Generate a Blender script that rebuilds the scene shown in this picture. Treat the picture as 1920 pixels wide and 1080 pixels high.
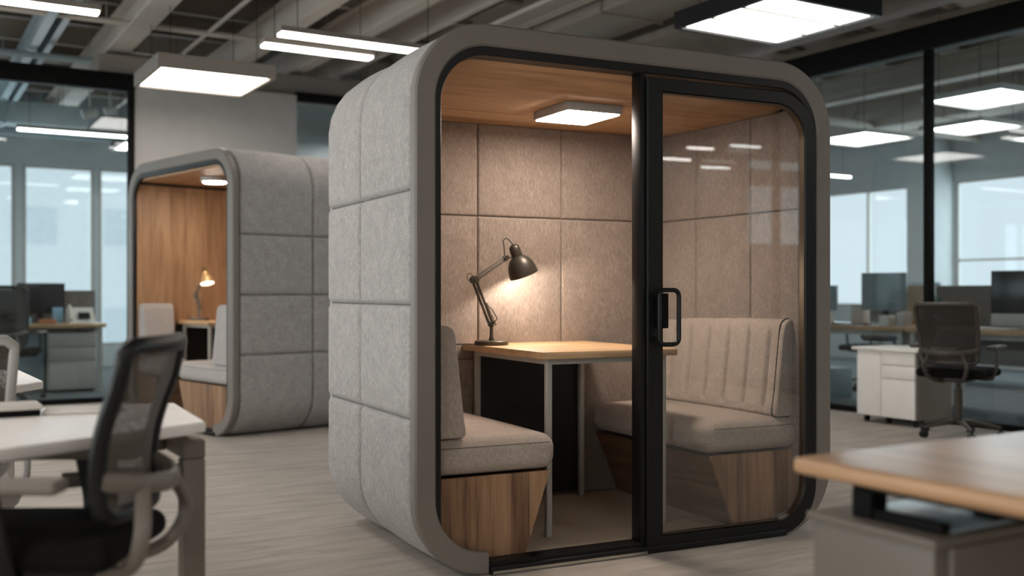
import bpy, math, random
from mathutils import Vector, Matrix
random.seed(7)
PI = math.pi
R = math.radians
sc = bpy.context.scene
for o in list(bpy.data.objects): bpy.data.objects.remove(o)
COL = sc.collection

# ------------------------------------------------------------------ camera, world, light, exposure
cam = bpy.data.cameras.new('camera'); camo = bpy.data.objects.new('camera', cam); COL.objects.link(camo)
camo.location = (0, 0, 1.0753); camo.rotation_euler = (R(90), 0, R(-30.8))
cam.sensor_width = 36; cam.lens = 36.5; cam.shift_y = 0.0045
cam.dof.use_dof = True; cam.dof.focus_distance = 4.35; cam.dof.aperture_fstop = 1.5
sc.camera = camo
sc.view_settings.view_transform = 'Standard'; sc.view_settings.look = 'None'
sc.view_settings.gamma = 1; sc.view_settings.use_curve_mapping = False
sc.view_settings.exposure = 0.0
sc.cycles.use_denoising = True
sc.cycles.max_bounces = 10; sc.cycles.transparent_max_bounces = 24
sc.cycles.sample_clamp_indirect = 6
sc.cycles.caustics_reflective = False; sc.cycles.caustics_refractive = False

w = bpy.data.worlds.new('sky'); sc.world = w; w.use_nodes = True
wn = w.node_tree.nodes['Background']
wn.inputs['Color'].default_value = (.95, .965, 1.0, 1); wn.inputs['Strength'].default_value = 1.12

SKY_L = 1.0
PANEL_L = 10.5     # square pendant diffusers
def area(name, loc, rot, sx, sy, power, col):
    l = bpy.data.lights.new(name, 'AREA'); l.shape = 'RECTANGLE'; l.size = sx; l.size_y = sy
    l.energy = power; l.color = col
    o = bpy.data.objects.new(name, l); COL.objects.link(o); o.location = loc; o.rotation_euler = rot
    return o
# daylight through the window band of the west wall (left of the camera)
for k in range(4):
    area('daylight', (-4.12, -2.3 + k*3.9, 1.75), (0, R(-90), 0), 1.9, 3.3, 85, (1.0, .98, .97))
# daylight through the south windows (behind the camera, right) and the office facades
for k in range(4):
    area('daylight', (13.62, 1.4 + k*3.6, 1.75), (0, R(90), 0), 1.9, 3.3, 75, (.93, .97, 1.0))
for k in range(3):
    area('daylight', (-1.6 + k*3.6, 16.12, 1.8), (R(-90), 0, 0), 3.3, 2.0, 75, (.93, .97, 1.0))

# ------------------------------------------------------------------ materials
def new_mat(name):
    m = bpy.data.materials.new(name); m.use_nodes = True
    nt = m.node_tree; b = nt.nodes['Principled BSDF']
    return m, nt, b
def lin(c):
    return tuple(((v/255)/12.92 if v/255 <= .04045 else ((v/255+.055)/1.055)**2.4) for v in c) + (1,)
def N(nt, t, **kw):
    n = nt.nodes.new(t)
    for k, v in kw.items():
        if k in n.inputs: n.inputs[k].default_value = v
        else: setattr(n, k, v)
    return n
def plain(name, c, rough=.5, metal=0, spec=.5, mottled=.04):
    m, nt, b = new_mat(name)
    b.inputs['Roughness'].default_value = rough; b.inputs['Metallic'].default_value = metal
    b.inputs['Specular IOR Level'].default_value = spec
    tc = N(nt, 'ShaderNodeTexCoord'); no = N(nt, 'ShaderNodeTexNoise', Scale=6.0, Detail=4.0)
    nt.links.new(tc.outputs['Object'], no.inputs['Vector'])
    r = N(nt, 'ShaderNodeValToRGB'); c = lin(c)
    r.color_ramp.elements[0].position = .3; r.color_ramp.elements[1].position = .7
    r.color_ramp.elements[0].color = tuple(v*(1-mottled) for v in c[:3])+(1,)
    r.color_ramp.elements[1].color = tuple(min(1, v*(1+mottled)) for v in c[:3])+(1,)
    nt.links.new(no.outputs['Fac'], r.inputs['Fac']); nt.links.new(r.outputs['Color'], b.inputs['Base Color'])
    return m
def fabric(name, c1, c2, scale=1.0, bump=.35, sheen=.12):
    m, nt, b = new_mat(name)
    b.inputs['Roughness'].default_value = .95; b.inputs['Specular IOR Level'].default_value = .15
    b.inputs['Sheen Weight'].default_value = sheen
    tc = N(nt, 'ShaderNodeTexCoord')
    mp1 = N(nt, 'ShaderNodeMapping'); mp1.inputs['Scale'].default_value = (340*scale, 340*scale, 42*scale)
    mp2 = N(nt, 'ShaderNodeMapping'); mp2.inputs['Scale'].default_value = (60*scale, 60*scale, 380*scale)
    n1 = N(nt, 'ShaderNodeTexNoise', Scale=1.0, Detail=3.0); n2 = N(nt, 'ShaderNodeTexNoise', Scale=1.0, Detail=3.0)
    n3 = N(nt, 'ShaderNodeTexNoise', Scale=14.0*scale, Detail=5.0)
    for mp, n in ((mp1, n1), (mp2, n2)):
        nt.links.new(tc.outputs['Object'], mp.inputs['Vector']); nt.links.new(mp.outputs['Vector'], n.inputs['Vector'])
    nt.links.new(tc.outputs['Object'], n3.inputs['Vector'])
    a = N(nt, 'ShaderNodeMath', operation='MULTIPLY_ADD'); nt.links.new(n2.outputs['Fac'], a.inputs[0]); a.inputs[1].default_value = .55
    w1 = N(nt, 'ShaderNodeMath', operation='MULTIPLY'); nt.links.new(n1.outputs['Fac'], w1.inputs[0]); w1.inputs[1].default_value = 1.15; nt.links.new(w1.outputs[0], a.inputs[2])
    s3 = N(nt, 'ShaderNodeMath', operation='MULTIPLY_ADD'); nt.links.new(n3.outputs['Fac'], s3.inputs[0]); s3.inputs[1].default_value = .30
    nt.links.new(a.outputs[0], s3.inputs[2])
    d = N(nt, 'ShaderNodeMapRange'); nt.links.new(s3.outputs[0], d.inputs['Value'])
    d.inputs['From Min'].default_value = .86; d.inputs['From Max'].default_value = 1.30
    r = N(nt, 'ShaderNodeValToRGB'); r.color_ramp.elements[0].color = lin(c1); r.color_ramp.elements[1].color = lin(c2)
    nt.links.new(d.outputs[0], r.inputs['Fac']); nt.links.new(r.outputs['Color'], b.inputs['Base Color'])
    bp = N(nt, 'ShaderNodeBump', Strength=bump, Distance=.0015)
    nt.links.new(a.outputs[0], bp.inputs['Height']); nt.links.new(bp.outputs['Normal'], b.inputs['Normal'])
    return m
def wood(name, c_dark, c_mid, c_light, grain='X', across='Y', plank=.14, rough=.45, strength=1.0):
    m, nt, b = new_mat(name)
    b.inputs['Roughness'].default_value = rough
    tc = N(nt, 'ShaderNodeTexCoord')
    sep = N(nt, 'ShaderNodeSeparateXYZ'); nt.links.new(tc.outputs['Object'], sep.inputs[0])
    # plank id
    dv = N(nt, 'ShaderNodeMath', operation='DIVIDE'); nt.links.new(sep.outputs[across], dv.inputs[0]); dv.inputs[1].default_value = plank
    fl = N(nt, 'ShaderNodeMath', operation='FLOOR'); nt.links.new(dv.outputs[0], fl.inputs[0])
    wn_ = N(nt, 'ShaderNodeTexWhiteNoise', noise_dimensions='1D'); nt.links.new(fl.outputs[0], wn_.inputs['W'])
    sc_ = {'X': (9, 9, 9), 'Y': (9, 9, 9), 'Z': (9, 9, 9)}[grain]; sc_ = list(sc_); sc_['XYZ'.index(grain)] = .9
    mp = N(nt, 'ShaderNodeMapping'); mp.inputs['Scale'].default_value = sc_
    nt.links.new(tc.outputs['Object'], mp.inputs['Vector'])
    off = N(nt, 'ShaderNodeVectorMath', operation='SCALE'); nt.links.new(wn_.outputs['Color'], off.inputs[0]); off.inputs['Scale'].default_value = 20
    ad = N(nt, 'ShaderNodeVectorMath', operation='ADD'); nt.links.new(mp.outputs[0], ad.inputs[0]); nt.links.new(off.outputs[0], ad.inputs[1])
    n1 = N(nt, 'ShaderNodeTexNoise', Scale=1.0, Detail=5.0, Distortion=1.6); nt.links.new(ad.outputs[0], n1.inputs['Vector'])
    s2 = [150, 150, 150]; s2['XYZ'.index(grain)] = 4
    mp2 = N(nt, 'ShaderNodeMapping'); mp2.inputs['Scale'].default_value = s2; nt.links.new(tc.outputs['Object'], mp2.inputs['Vector'])
    n2 = N(nt, 'ShaderNodeTexNoise', Scale=1.0, Detail=2.0); nt.links.new(mp2.outputs[0], n2.inputs['Vector'])
    mx = N(nt, 'ShaderNodeMath', operation='MULTIPLY_ADD'); nt.links.new(n2.outputs['Fac'], mx.inputs[0]); mx.inputs[1].default_value = .35
    nt.links.new(n1.outputs['Fac'], mx.inputs[2])
    mx2 = N(nt, 'ShaderNodeMath', operation='MULTIPLY_ADD'); nt.links.new(wn_.outputs['Value'], mx2.inputs[0]); mx2.inputs[1].default_value = .22*strength
    nt.links.new(mx.outputs[0], mx2.inputs[2])
    r = N(nt, 'ShaderNodeValToRGB'); e = r.color_ramp.elements
    e[0].position = .5; e[0].color = lin(c_dark); e[1].position = 1.02; e[1].color = lin(c_light)
    q = e.new(.76); q.color = lin(c_mid)
    nt.links.new(mx2.outputs[0], r.inputs['Fac']); nt.links.new(r.outputs['Color'], b.inputs['Base Color'])
    bp = N(nt, 'ShaderNodeBump', Strength=.08, Distance=.001); nt.links.new(n2.outputs['Fac'], bp.inputs['Height']); nt.links.new(bp.outputs['Normal'], b.inputs['Normal'])
    return m
def carpet(name, c1, c2, rot=0, streak=1.0):
    m, nt, b = new_mat(name); b.inputs['Roughness'].default_value = 1; b.inputs['Specular IOR Level'].default_value = .05
    tc = N(nt, 'ShaderNodeTexCoord')
    mp = N(nt, 'ShaderNodeMapping'); mp.inputs['Scale'].default_value = (2.6, 16, 1); mp.inputs['Rotation'].default_value = (0, 0, rot)
    nt.links.new(tc.outputs['Object'], mp.inputs['Vector'])
    n1 = N(nt, 'ShaderNodeTexNoise', Scale=1.0, Detail=6.0, Distortion=.6); nt.links.new(mp.outputs[0], n1.inputs['Vector'])
    n2 = N(nt, 'ShaderNodeTexNoise', Scale=420.0, Detail=2.0); nt.links.new(tc.outputs['Object'], n2.inputs['Vector'])
    n3 = N(nt, 'ShaderNodeTexNoise', Scale=2.2, Detail=3.0); nt.links.new(tc.outputs['Object'], n3.inputs['Vector'])
    a = N(nt, 'ShaderNodeMath', operation='MULTIPLY_ADD'); nt.links.new(n2.outputs['Fac'], a.inputs[0]); a.inputs[1].default_value = .6
    st = N(nt, 'ShaderNodeMath', operation='MULTIPLY_ADD'); nt.links.new(n1.outputs['Fac'], st.inputs[0]); st.inputs[1].default_value = streak; st.inputs[2].default_value = .5*(1-streak)
    nt.links.new(st.outputs[0], a.inputs[2])
    a2 = N(nt, 'ShaderNodeMath', operation='MULTIPLY_ADD'); nt.links.new(n3.outputs['Fac'], a2.inputs[0]); a2.inputs[1].default_value = .35; nt.links.new(a.outputs[0], a2.inputs[2])
    d = N(nt, 'ShaderNodeMapRange'); nt.links.new(a2.outputs[0], d.inputs['Value']); d.inputs['From Min'].default_value = .62; d.inputs['From Max'].default_value = 1.3
    r = N(nt, 'ShaderNodeValToRGB'); r.color_ramp.elements[0].color = lin(c1); r.color_ramp.elements[1].color = lin(c2)
    nt.links.new(d.outputs[0], r.inputs['Fac']); nt.links.new(r.outputs['Color'], b.inputs['Base Color'])
    bp = N(nt, 'ShaderNodeBump', Strength=.5, Distance=.003); nt.links.new(n2.outputs['Fac'], bp.inputs['Height']); nt.links.new(bp.outputs['Normal'], b.inputs['Normal'])
    return m
def glass(name, tint, refl=1.0):
    m = bpy.data.materials.new(name); m.use_nodes = True; nt = m.node_tree; nt.nodes.clear()
    out = N(nt, 'ShaderNodeOutputMaterial'); tr = N(nt, 'ShaderNodeBsdfTransparent'); gl = N(nt, 'ShaderNodeBsdfGlossy')
    tr.inputs['Color'].default_value = tint; gl.inputs['Roughness'].default_value = .015
    lw = N(nt, 'ShaderNodeLayerWeight', Blend=.5)
    pw = N(nt, 'ShaderNodeMath', operation='POWER'); nt.links.new(lw.outputs['Facing'], pw.inputs[0]); pw.inputs[1].default_value = 4.0
    ml = N(nt, 'ShaderNodeMath', operation='MULTIPLY_ADD'); nt.links.new(pw.outputs[0], ml.inputs[0]); ml.inputs[1].default_value = .8*refl; ml.inputs[2].default_value = .05*refl
    mx = N(nt, 'ShaderNodeMixShader'); nt.links.new(ml.outputs[0], mx.inputs['Fac'])
    nt.links.new(tr.outputs[0], mx.inputs[1]); nt.links.new(gl.outputs[0], mx.inputs[2]); nt.links.new(mx.outputs[0], out.inputs['Surface'])
    return m
def emit(name, col, s):
    m = bpy.data.materials.new(name); m.use_nodes = True; nt = m.node_tree; nt.nodes.clear()
    out = N(nt, 'ShaderNodeOutputMaterial'); e = N(nt, 'ShaderNodeEmission'); e.inputs['Color'].default_value = col; e.inputs['Strength'].default_value = s
    nt.links.new(e.outputs[0], out.inputs['Surface']); return m
def meshfab(name, c, alpha=.35):
    m = bpy.data.materials.new(name); m.use_nodes = True; nt = m.node_tree; b = nt.nodes['Principled BSDF']
    b.inputs['Base Color'].default_value = lin(c); b.inputs['Roughness'].default_value = .8
    out = nt.nodes['Material Output']
    tr = N(nt, 'ShaderNodeBsdfTransparent')
    tc = N(nt, 'ShaderNodeTexCoord'); mp = N(nt, 'ShaderNodeMapping'); mp.inputs['Scale'].default_value = (300, 300, 300)
    nt.links.new(tc.outputs['Object'], mp.inputs[0])
    ck = N(nt, 'ShaderNodeTexNoise', Scale=1.0, Detail=0.0); nt.links.new(mp.outputs[0], ck.inputs['Vector'])
    mr = N(nt, 'ShaderNodeMapRange'); nt.links.new(ck.outputs['Fac'], mr.inputs['Value'])
    mr.inputs['From Min'].default_value = .45; mr.inputs['From Max'].default_value = .55
    mr.inputs['To Min'].default_value = max(0, alpha-.2); mr.inputs['To Max'].default_value = min(1, alpha+.08)
    mx = N(nt, 'ShaderNodeMixShader'); nt.links.new(mr.outputs[0], mx.inputs['Fac'])
    nt.links.new(b.outputs[0], mx.inputs[1]); nt.links.new(tr.outputs[0], mx.inputs[2]); nt.links.new(mx.outputs[0], out.inputs['Surface'])
    return m

MT = dict(
    frame=plain('painted_shell_frame', (122, 115, 107), .5),
    black=plain('black_powder_coat', (18, 18, 18), .42, 0, .35),
    blackmatte=plain('black_matte', (13, 12, 11), .7, 0, .15),
    rubber=plain('black_rubber', (14, 14, 14), .7),
    chrome=plain('brushed_steel', (200, 198, 192), .25, 1.0),
    fab_out=fabric('shell_fabric', (147, 143, 139), (191, 186, 182), 1.0, .2),
    fab_in=fabric('lining_fabric', (128, 115, 106), (163, 149, 138), 1.0, .2),
    fab_seat=fabric('seat_fabric', (162, 148, 137), (196, 181, 169), 1.2, .2),
    fab_pale=fabric('pale_seat_fabric', (168, 162, 158), (190, 184, 180), 1.0, .2),
    seam=plain('stitching', (70, 62, 55), .9),
    wood_ceil=wood('oak_ceiling', (148, 114, 84), (182, 146, 110), (196, 162, 128), 'X', 'Y', .24, .5, .6),
    wood_base=wood('walnut_veneer', (98, 70, 50), (146, 110, 80), (170, 134, 102), 'Z', 'X', .085, .5, 1.2),
    wood_base_side=wood('walnut_side_veneer', (84, 62, 46), (112, 84, 62), (134, 104, 80), 'Y', 'Z', .3, .5, .6),
    wood_table=wood('oak_table', (182, 144, 106), (202, 166, 126), (212, 178, 140), 'X', 'Y', .3, .42, .5),
    wood_wall=wood('oak_wall', (122, 90, 64), (160, 124, 92), (178, 144, 112), 'Z', 'X', .16, .5, 1.0),
    wood_desk=wood('beech_desk', (164, 124, 90), (188, 148, 112), (200, 162, 128), 'Y', 'X', .5, .3, .4),
    carpet=carpet('grey_loop_carpet', (160, 152, 143), (199, 190, 180), R(22)),
    carpet_pod=carpet('pod_carpet', (158, 144, 129), (206, 191, 174), 0, .12),
    carpet_blue=carpet('office_carpet', (92, 98, 100), (122, 128, 130)),
    white=plain('white_laminate', (246, 240, 234), .42),
    whitepaint=plain('white_paint', (186, 182, 176), .5),
    greige=plain('greige_metal', (114, 105, 95), .45),
    tableleg=plain('pale_grey_steel', (172, 168, 160), .45),
    wallgrey=plain('grey_wall_paint', (176, 172, 167), .85),
    wallwhite=plain('office_white_wall', (200, 204, 204), .85),
    deck=plain('dark_deck', (122, 113, 103), .9, mottled=.15),
    beam=plain('grey_steel_beam', (188, 179, 168), .7),
    beamdark=plain('dark_grey_duct', (138, 129, 119), .6),
    beamblue=plain('blue_grey_beam', (160, 172, 176), .6),
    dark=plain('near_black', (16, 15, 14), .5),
    seatblack=fabric('black_seat_fabric', (14, 13, 12), (26, 24, 22), 1.5, .2, 0),
    mesh=meshfab('black_mesh', (88, 79, 72), .16),
    mesh2=meshfab('dark_brown_mesh', (48, 43, 38), .05),
    plasticgrey=plain('warm_grey_plastic', (98, 90, 81), .45),
    glass=glass('clear_glass', (.96, .965, .965, 1), 1.35),
    glass_t=glass('teal_partition_glass', (.875, .928, .942, 1), .8),
    glass_w=glass('window_glass', (.93, .97, .98, 1), .6),
    panel=emit('warm_white_diffuser', (1, .935, .875, 1), PANEL_L),
    podpanel=emit('pod_light_diffuser', (1, .86, .74, 1), 60),
    pod2panel=emit('pod_downlight_diffuser', (1, .86, .72, 1), 110),
    bulb=emit('lamp_bulb', (1, .86, .70, 1), 30),
    bulbdim=emit('lamp_bulb_dim', (1, .84, .66, 1), 1.6),
    lampmetal=plain('dark_bronze_lamp', (74, 68, 60), .4, .5),
    lampin=plain('lamp_inner_white', (235, 230, 220), .5),
    beadmetal=plain('bronze_bead', (92, 80, 66), .35, .8),
    chairbrown=plain('dark_brown_plastic', (66, 59, 51), .45),
    pedgrey=plain('grey_laminate', (108, 99, 89), .5),
    traymat=plain('pale_blue_grey_laminate', (160, 174, 180), .3),
    brass=plain('brass_shade', (196, 160, 110), .4, .3),
    screen=plain('black_screen', (12, 12, 13), .25),
    bluegrey=plain('blue_grey_plastic', (118, 133, 139), .5),
    silver=plain('silver_plastic', (178, 170, 162), .4),
    screenfab=fabric('desk_screen_fabric', (112, 105, 99), (134, 126, 119), .5),
    screenfab2=fabric('beige_screen_fabric', (196, 178, 156), (212, 194, 172), .5),
    paper=plain('white_paper', (214, 208, 200), .7),
    orange=plain('terracotta', (186, 120, 82), .6),
    blue=plain('light_blue_plastic', (150, 190, 215), .5),
    green=plain('plant_green', (70, 92, 84), .7),
    facade=plain('pale_facade', (244, 247, 247), .9),
    fglass=plain('facade_window', (224, 231, 234), .3),
)

# ------------------------------------------------------------------ mesh builder
class M:
    def __init__(s): s.v = []; s.f = []
    def add(s, vs, fs):
        b = len(s.v); s.v += [tuple(p) for p in vs]; s.f += [tuple(i+b for i in f) for f in fs]; return s
    def box(s, x0, x1, y0, y1, z0, z1, r=0, seg=1, bulge=0, mat=None):
        if r <= 0:
            vs = [(x, y, z) for z in (z0, z1) for y in (y0, y1) for x in (x0, x1)]
            fs = [(0, 2, 3, 1), (4, 5, 7, 6), (0, 1, 5, 4), (2, 6, 7, 3), (0, 4, 6, 2), (1, 3, 7, 5)]
            if mat: vs = [mat @ Vector(p) for p in vs]
            return s.add(vs, fs)
        c = Vector(((x0+x1)/2, (y0+y1)/2, (z0+z1)/2)); h = Vector(((x1-x0)/2, (y1-y0)/2, (z1-z0)/2))
        r = min(r, min(h)*.98)
        def pos(a):
            e = [-a + r*math.tan(PI/4*i/seg)*1.0 for i in range(seg+1)]
            # angles measured so the rounding is even
            e = [-(a-r) - r*math.tan(PI/4*(1-i/seg)) for i in range(seg+1)]
            n = 6 if bulge else 1
            mid = [-(a-r) + 2*(a-r)*i/n for i in range(1, n)]
            return e + mid + [-x for x in reversed(e)]
        vs = []; fs = []; idx = {}
        def vid(p):
            k = tuple(round(q, 6) for q in p)
            if k not in idx:
                idx[k] = len(vs)
                q = Vector([max(-(h[i]-r), min(h[i]-r, p[i])) for i in range(3)]); d = Vector(p)-q
                P_ = q + (d.normalized()*r if d.length > 1e-9 else d)
                if bulge and P_.z > 0:
                    P_.z += bulge*(1-(p[0]/h.x)**2)**.6*(1-(p[1]/h.y)**2)**.6
                vs.append(P_ + c)
            return idx[k]
        for ax in range(3):
            u, w_ = (ax+1) % 3, (ax+2) % 3; pu, pw = pos(h[u]), pos(h[w_])
            for sg in (-1, 1):
                for i in range(len(pu)-1):
                    for j in range(len(pw)-1):
                        q = []
                        for (a, b) in ((i, j), (i+1, j), (i+1, j+1), (i, j+1)):
                            p = [0, 0, 0]; p[ax] = sg*h[ax]; p[u] = pu[a]; p[w_] = pw[b]; q.append(vid(p))
                        if sg < 0: q.reverse()
                        fs.append(q)
        if mat: vs = [mat @ p for p in vs]
        return s.add(vs, fs)
    def tube(s, pts, r, n=10, closed=False, rr=None, flat=None):
        pts = [Vector(p) for p in pts]; k = len(pts); vs = []; fs = []
        up = None
        for i, p in enumerate(pts):
            a = pts[(i-1) % k] if (closed or i > 0) else p; b = pts[(i+1) % k] if (closed or i < k-1) else p
            t = (b-a).normalized()
            if up is None: up = Vector((0, 0, 1)) if abs(t.z) < .9 else Vector((1, 0, 0))
            if flat is not None: up = Vector(flat)
            u = t.cross(up)
            if u.length < 1e-6: u = t.cross(Vector((1, 0.01, 0)))
            u.normalize(); v = u.cross(t).normalized()
            if flat is None: up = v
            ri = rr[i] if rr else r
            ra, rb = ri if isinstance(ri, tuple) else (ri, ri)
            for j in range(n):
                an = 2*PI*j/n + (PI/4 if n == 4 else 0)
                m_ = 1.4142 if n == 4 else 1
                vs.append(p + u*math.cos(an)*ra*m_ + v*math.sin(an)*rb*m_)
        for i in range(k if closed else k-1):
            for j in range(n):
                a = i*n+j; b = i*n+(j+1) % n; c = ((i+1) % k)*n+(j+1) % n; d = ((i+1) % k)*n+j
                fs.append((a, b, c, d))
        if not closed: fs.append(tuple(reversed(range(n)))[::1]); fs.append(tuple(range((k-1)*n, k*n)))
        return s.add(vs, fs)
    def lathe(s, prof, o=(0, 0, 0), ax=(0, 0, 1), n=32, cap=True):
        ax = Vector(ax).normalized(); o = Vector(o); q = Vector((0, 0, 1)).rotation_difference(ax)
        vs = []; fs = []; k = len(prof)
        for (r, z) in prof:
            for j in range(n):
                a = 2*PI*j/n; vs.append(o + q @ Vector((r*math.cos(a), r*math.sin(a), z)))
        for i in range(k-1):
            for j in range(n): fs.append((i*n+j, i*n+(j+1) % n, (i+1)*n+(j+1) % n, (i+1)*n+j))
        if cap and prof[0][0] > 1e-6: fs.append(tuple(reversed(range(n))))
        if cap and prof[-1][0] > 1e-6: fs.append(tuple(range((k-1)*n, k*n)))
        return s.add(vs, fs)
    def prism(s, poly, a, b, ax='Y', bev=0):
        def mk(p, t): return {'Y': (p[0], t, p[1]), 'X': (t, p[0], p[1]), 'Z': (p[0], p[1], t)}[ax]
        k = len(poly)
        if bev:
            cx = sum(p[0] for p in poly)/k; cy = sum(p[1] for p in poly)/k
            def ins(p):
                d = math.hypot(p[0]-cx, p[1]-cy); return (p[0]-(p[0]-cx)/d*bev, p[1]-(p[1]-cy)/d*bev)
            pi_ = [ins(p) for p in poly]
            rows = [[mk(p, a) for p in pi_], [mk(p, a+bev) for p in poly], [mk(p, b-bev) for p in poly], [mk(p, b) for p in pi_]]
        else: rows = [[mk(p, a) for p in poly], [mk(p, b) for p in poly]]
        vs = [q for r_ in rows for q in r_]; fs = []
        for i in range(len(rows)-1):
            for j in range(k): fs.append((i*k+j, i*k+(j+1) % k, (i+1)*k+(j+1) % k, (i+1)*k+j))
        fs.append(tuple(reversed(range(k)))); fs.append(tuple(range((len(rows)-1)*k, len(rows)*k)))
        return s.add(vs, fs)
    def loft(s, rows, closed=True, cap=True, ring=False):
        k = len(rows[0]); vs = [p for r_ in rows for p in r_]; fs = []
        nr = len(rows)
        for i in range(nr if ring else nr-1):
            for j in range(k if closed else k-1):
                i2 = (i+1) % nr
                fs.append((i*k+j, i*k+(j+1) % k, i2*k+(j+1) % k, i2*k+j))
        if cap and closed and not ring: fs.append(tuple(reversed(range(k)))); fs.append(tuple(range((nr-1)*k, nr*k)))
        return s.add(vs, fs)
    def build(s, name, mat, parent=None, smooth=40, flip=False):
        off = OFF.get(parent.name, Vector((0, 0, 0))) if parent else Vector((0, 0, 0))
        me = bpy.data.meshes.new(name)
        me.from_pydata([tuple(Vector(p)-off) for p in s.v], [], s.f)
        import bmesh
        bm = bmesh.new(); bm.from_mesh(me)
        bmesh.ops.remove_doubles(bm, verts=bm.verts, dist=1e-6)
        bmesh.ops.recalc_face_normals(bm, faces=bm.faces)
        bm.to_mesh(me); bm.free()
        for p in me.polygons: p.use_smooth = True
        me.set_sharp_from_angle(angle=R(smooth))
        me.materials.append(mat)
        o = bpy.data.objects.new(name, me); COL.objects.link(o)
        if parent: o.parent = parent; OFF[o.name] = off
        return o
OFF = {}

def build_each(mb, name, mat, parent=None, **kw):
    """every loose piece becomes a part of its own"""
    par = list(range(len(mb.v)))
    def fd(i):
        while par[i] != i: par[i] = par[par[i]]; i = par[i]
        return i
    for f in mb.f:
        a = fd(f[0])
        for q in f[1:]: par[fd(q)] = a
    g = {}
    for f in mb.f: g.setdefault(fd(f[0]), []).append(f)
    out = []
    for fs in g.values():
        ids = sorted({i for f in fs for i in f}); mp = {i: k for k, i in enumerate(ids)}
        m = M(); m.add([mb.v[i] for i in ids], [tuple(mp[i] for i in f) for f in fs]); out.append(m.build(name, mat, parent, **kw))
    return out
class Frame:
    def __init__(s, x=0, y=0, rz=0, sc_=1): s.x, s.y, s.rz, s.sc = x, y, rz, sc_
    def w(s, p):
        c, n = math.cos(s.rz), math.sin(s.rz); q = [v*s.sc for v in p]
        return (s.x + q[0]*c - q[1]*n, s.y + q[0]*n + q[1]*c, q[2])
W0 = Frame()
def thing(name, label, cat, loc=(0, 0, 0), fr=W0, group=None, rz=0):
    o = bpy.data.objects.new(name, None); COL.objects.link(o); o.empty_display_size = .1
    o.location = fr.w(loc); o.rotation_euler = (0, 0, fr.rz + rz); o.scale = (fr.sc,)*3
    o['label'] = label; o['category'] = cat
    if group: o['group'] = group
    OFF[o.name] = Vector(loc) if rz == 0 else Vector((0, 0, 0))
    return o
def tag(o, label, cat, group=None):
    o['label'] = label; o['category'] = cat
    if group: o['group'] = group
    return o
def struct(o, label=None, cat=None):
    o['kind'] = 'structure'
    if label: o['label'] = label
    if cat: o['category'] = cat
    return o
def single(name, mb, mat, label, cat, loc, group=None, rz=0, **kw):
    """a one-mesh thing built about its own base"""
    o = mb.build(name, mat, None, **kw); o.location = loc; o.rotation_euler = (0, 0, rz); return tag(o, label, cat, group)
def copy_tree(o, parent=None):
    c = o.copy(); COL.objects.link(c)
    if parent: c.parent = parent
    for ch in list(o.children): copy_tree(ch, c)
    return c
def arc(cx, cz, r, a0, a1, n=10):
    return [(cx + r*math.cos(R(a0+(a1-a0)*i/n)), cz + r*math.sin(R(a0+(a1-a0)*i/n))) for i in range(n+1)]
def rrect(x0, z0, x1, z1, bl, tl, tr, br, n=14):
    """clockwise from the end of the bottom-left curve: (x, z) list"""
    bl, tl, tr, br = [max(.0008, q) for q in (bl, tl, tr, br)]
    return (arc(x0+bl, z0+bl, bl, 270, 180, n) + arc(x0+tl, z1-tl, tl, 180, 90, n) + arc(x1-tr, z1-tr, tr, 90, 0, n) + arc(x1-br, z0+br, br, 0, -90, n))
def ring(outer, inner, y0, y1, closed=True, ch=.004):
    """a hollow frame between two outlines, edges softly chamfered"""
    rows = []
    for (a, b) in zip(outer, inner):
        a = Vector((a[0], 0, a[1])); b = Vector((b[0], 0, b[1])); d = (b-a); L = d.length; d = d/L if L > 1e-9 else d
        c = min(ch, L*.3)
        Y = Vector((0, 1, 0))
        rows.append([a+Y*(y0+c), a+d*c+Y*y0, b-d*c+Y*y0, b+Y*(y0+c), b+Y*(y1-c), b-d*c+Y*y1, a+d*c+Y*y1, a+Y*(y1-c)])
    m = M(); m.loft(rows, True, True, ring=closed); return m
def puff(fn, su, sv, t=.02, r=.03, nu=10, nv=10, ru=None):
    """padded panel: fn(u, v, h) -> point with u,v in metres and h the lift off the wall"""
    def stations(L, n):
        e = [0, .08*r, .25*r, .5*r, .75*r, r]
        k = [r + (L-2*r)*i/n for i in range(1, n)]
        return e + k + [L-q for q in reversed(e)]
    U, V = stations(su, nu), stations(sv, nv); m = M(); rows = []
    for u in U:
        row = []
        for v in V:
            def g(q, L):
                d = min(q, L-q)/r; return 1 if d >= 1 else math.sqrt(max(0, 1-(1-d)**2))
            h = t*g(u, su)*g(v, sv)
            h += t*.25*math.sin(PI*u/su)*math.sin(PI*v/sv)
            row.append(fn(u, v, h))
        rows.append(row)
    m.loft(rows, closed=False); return m

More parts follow.
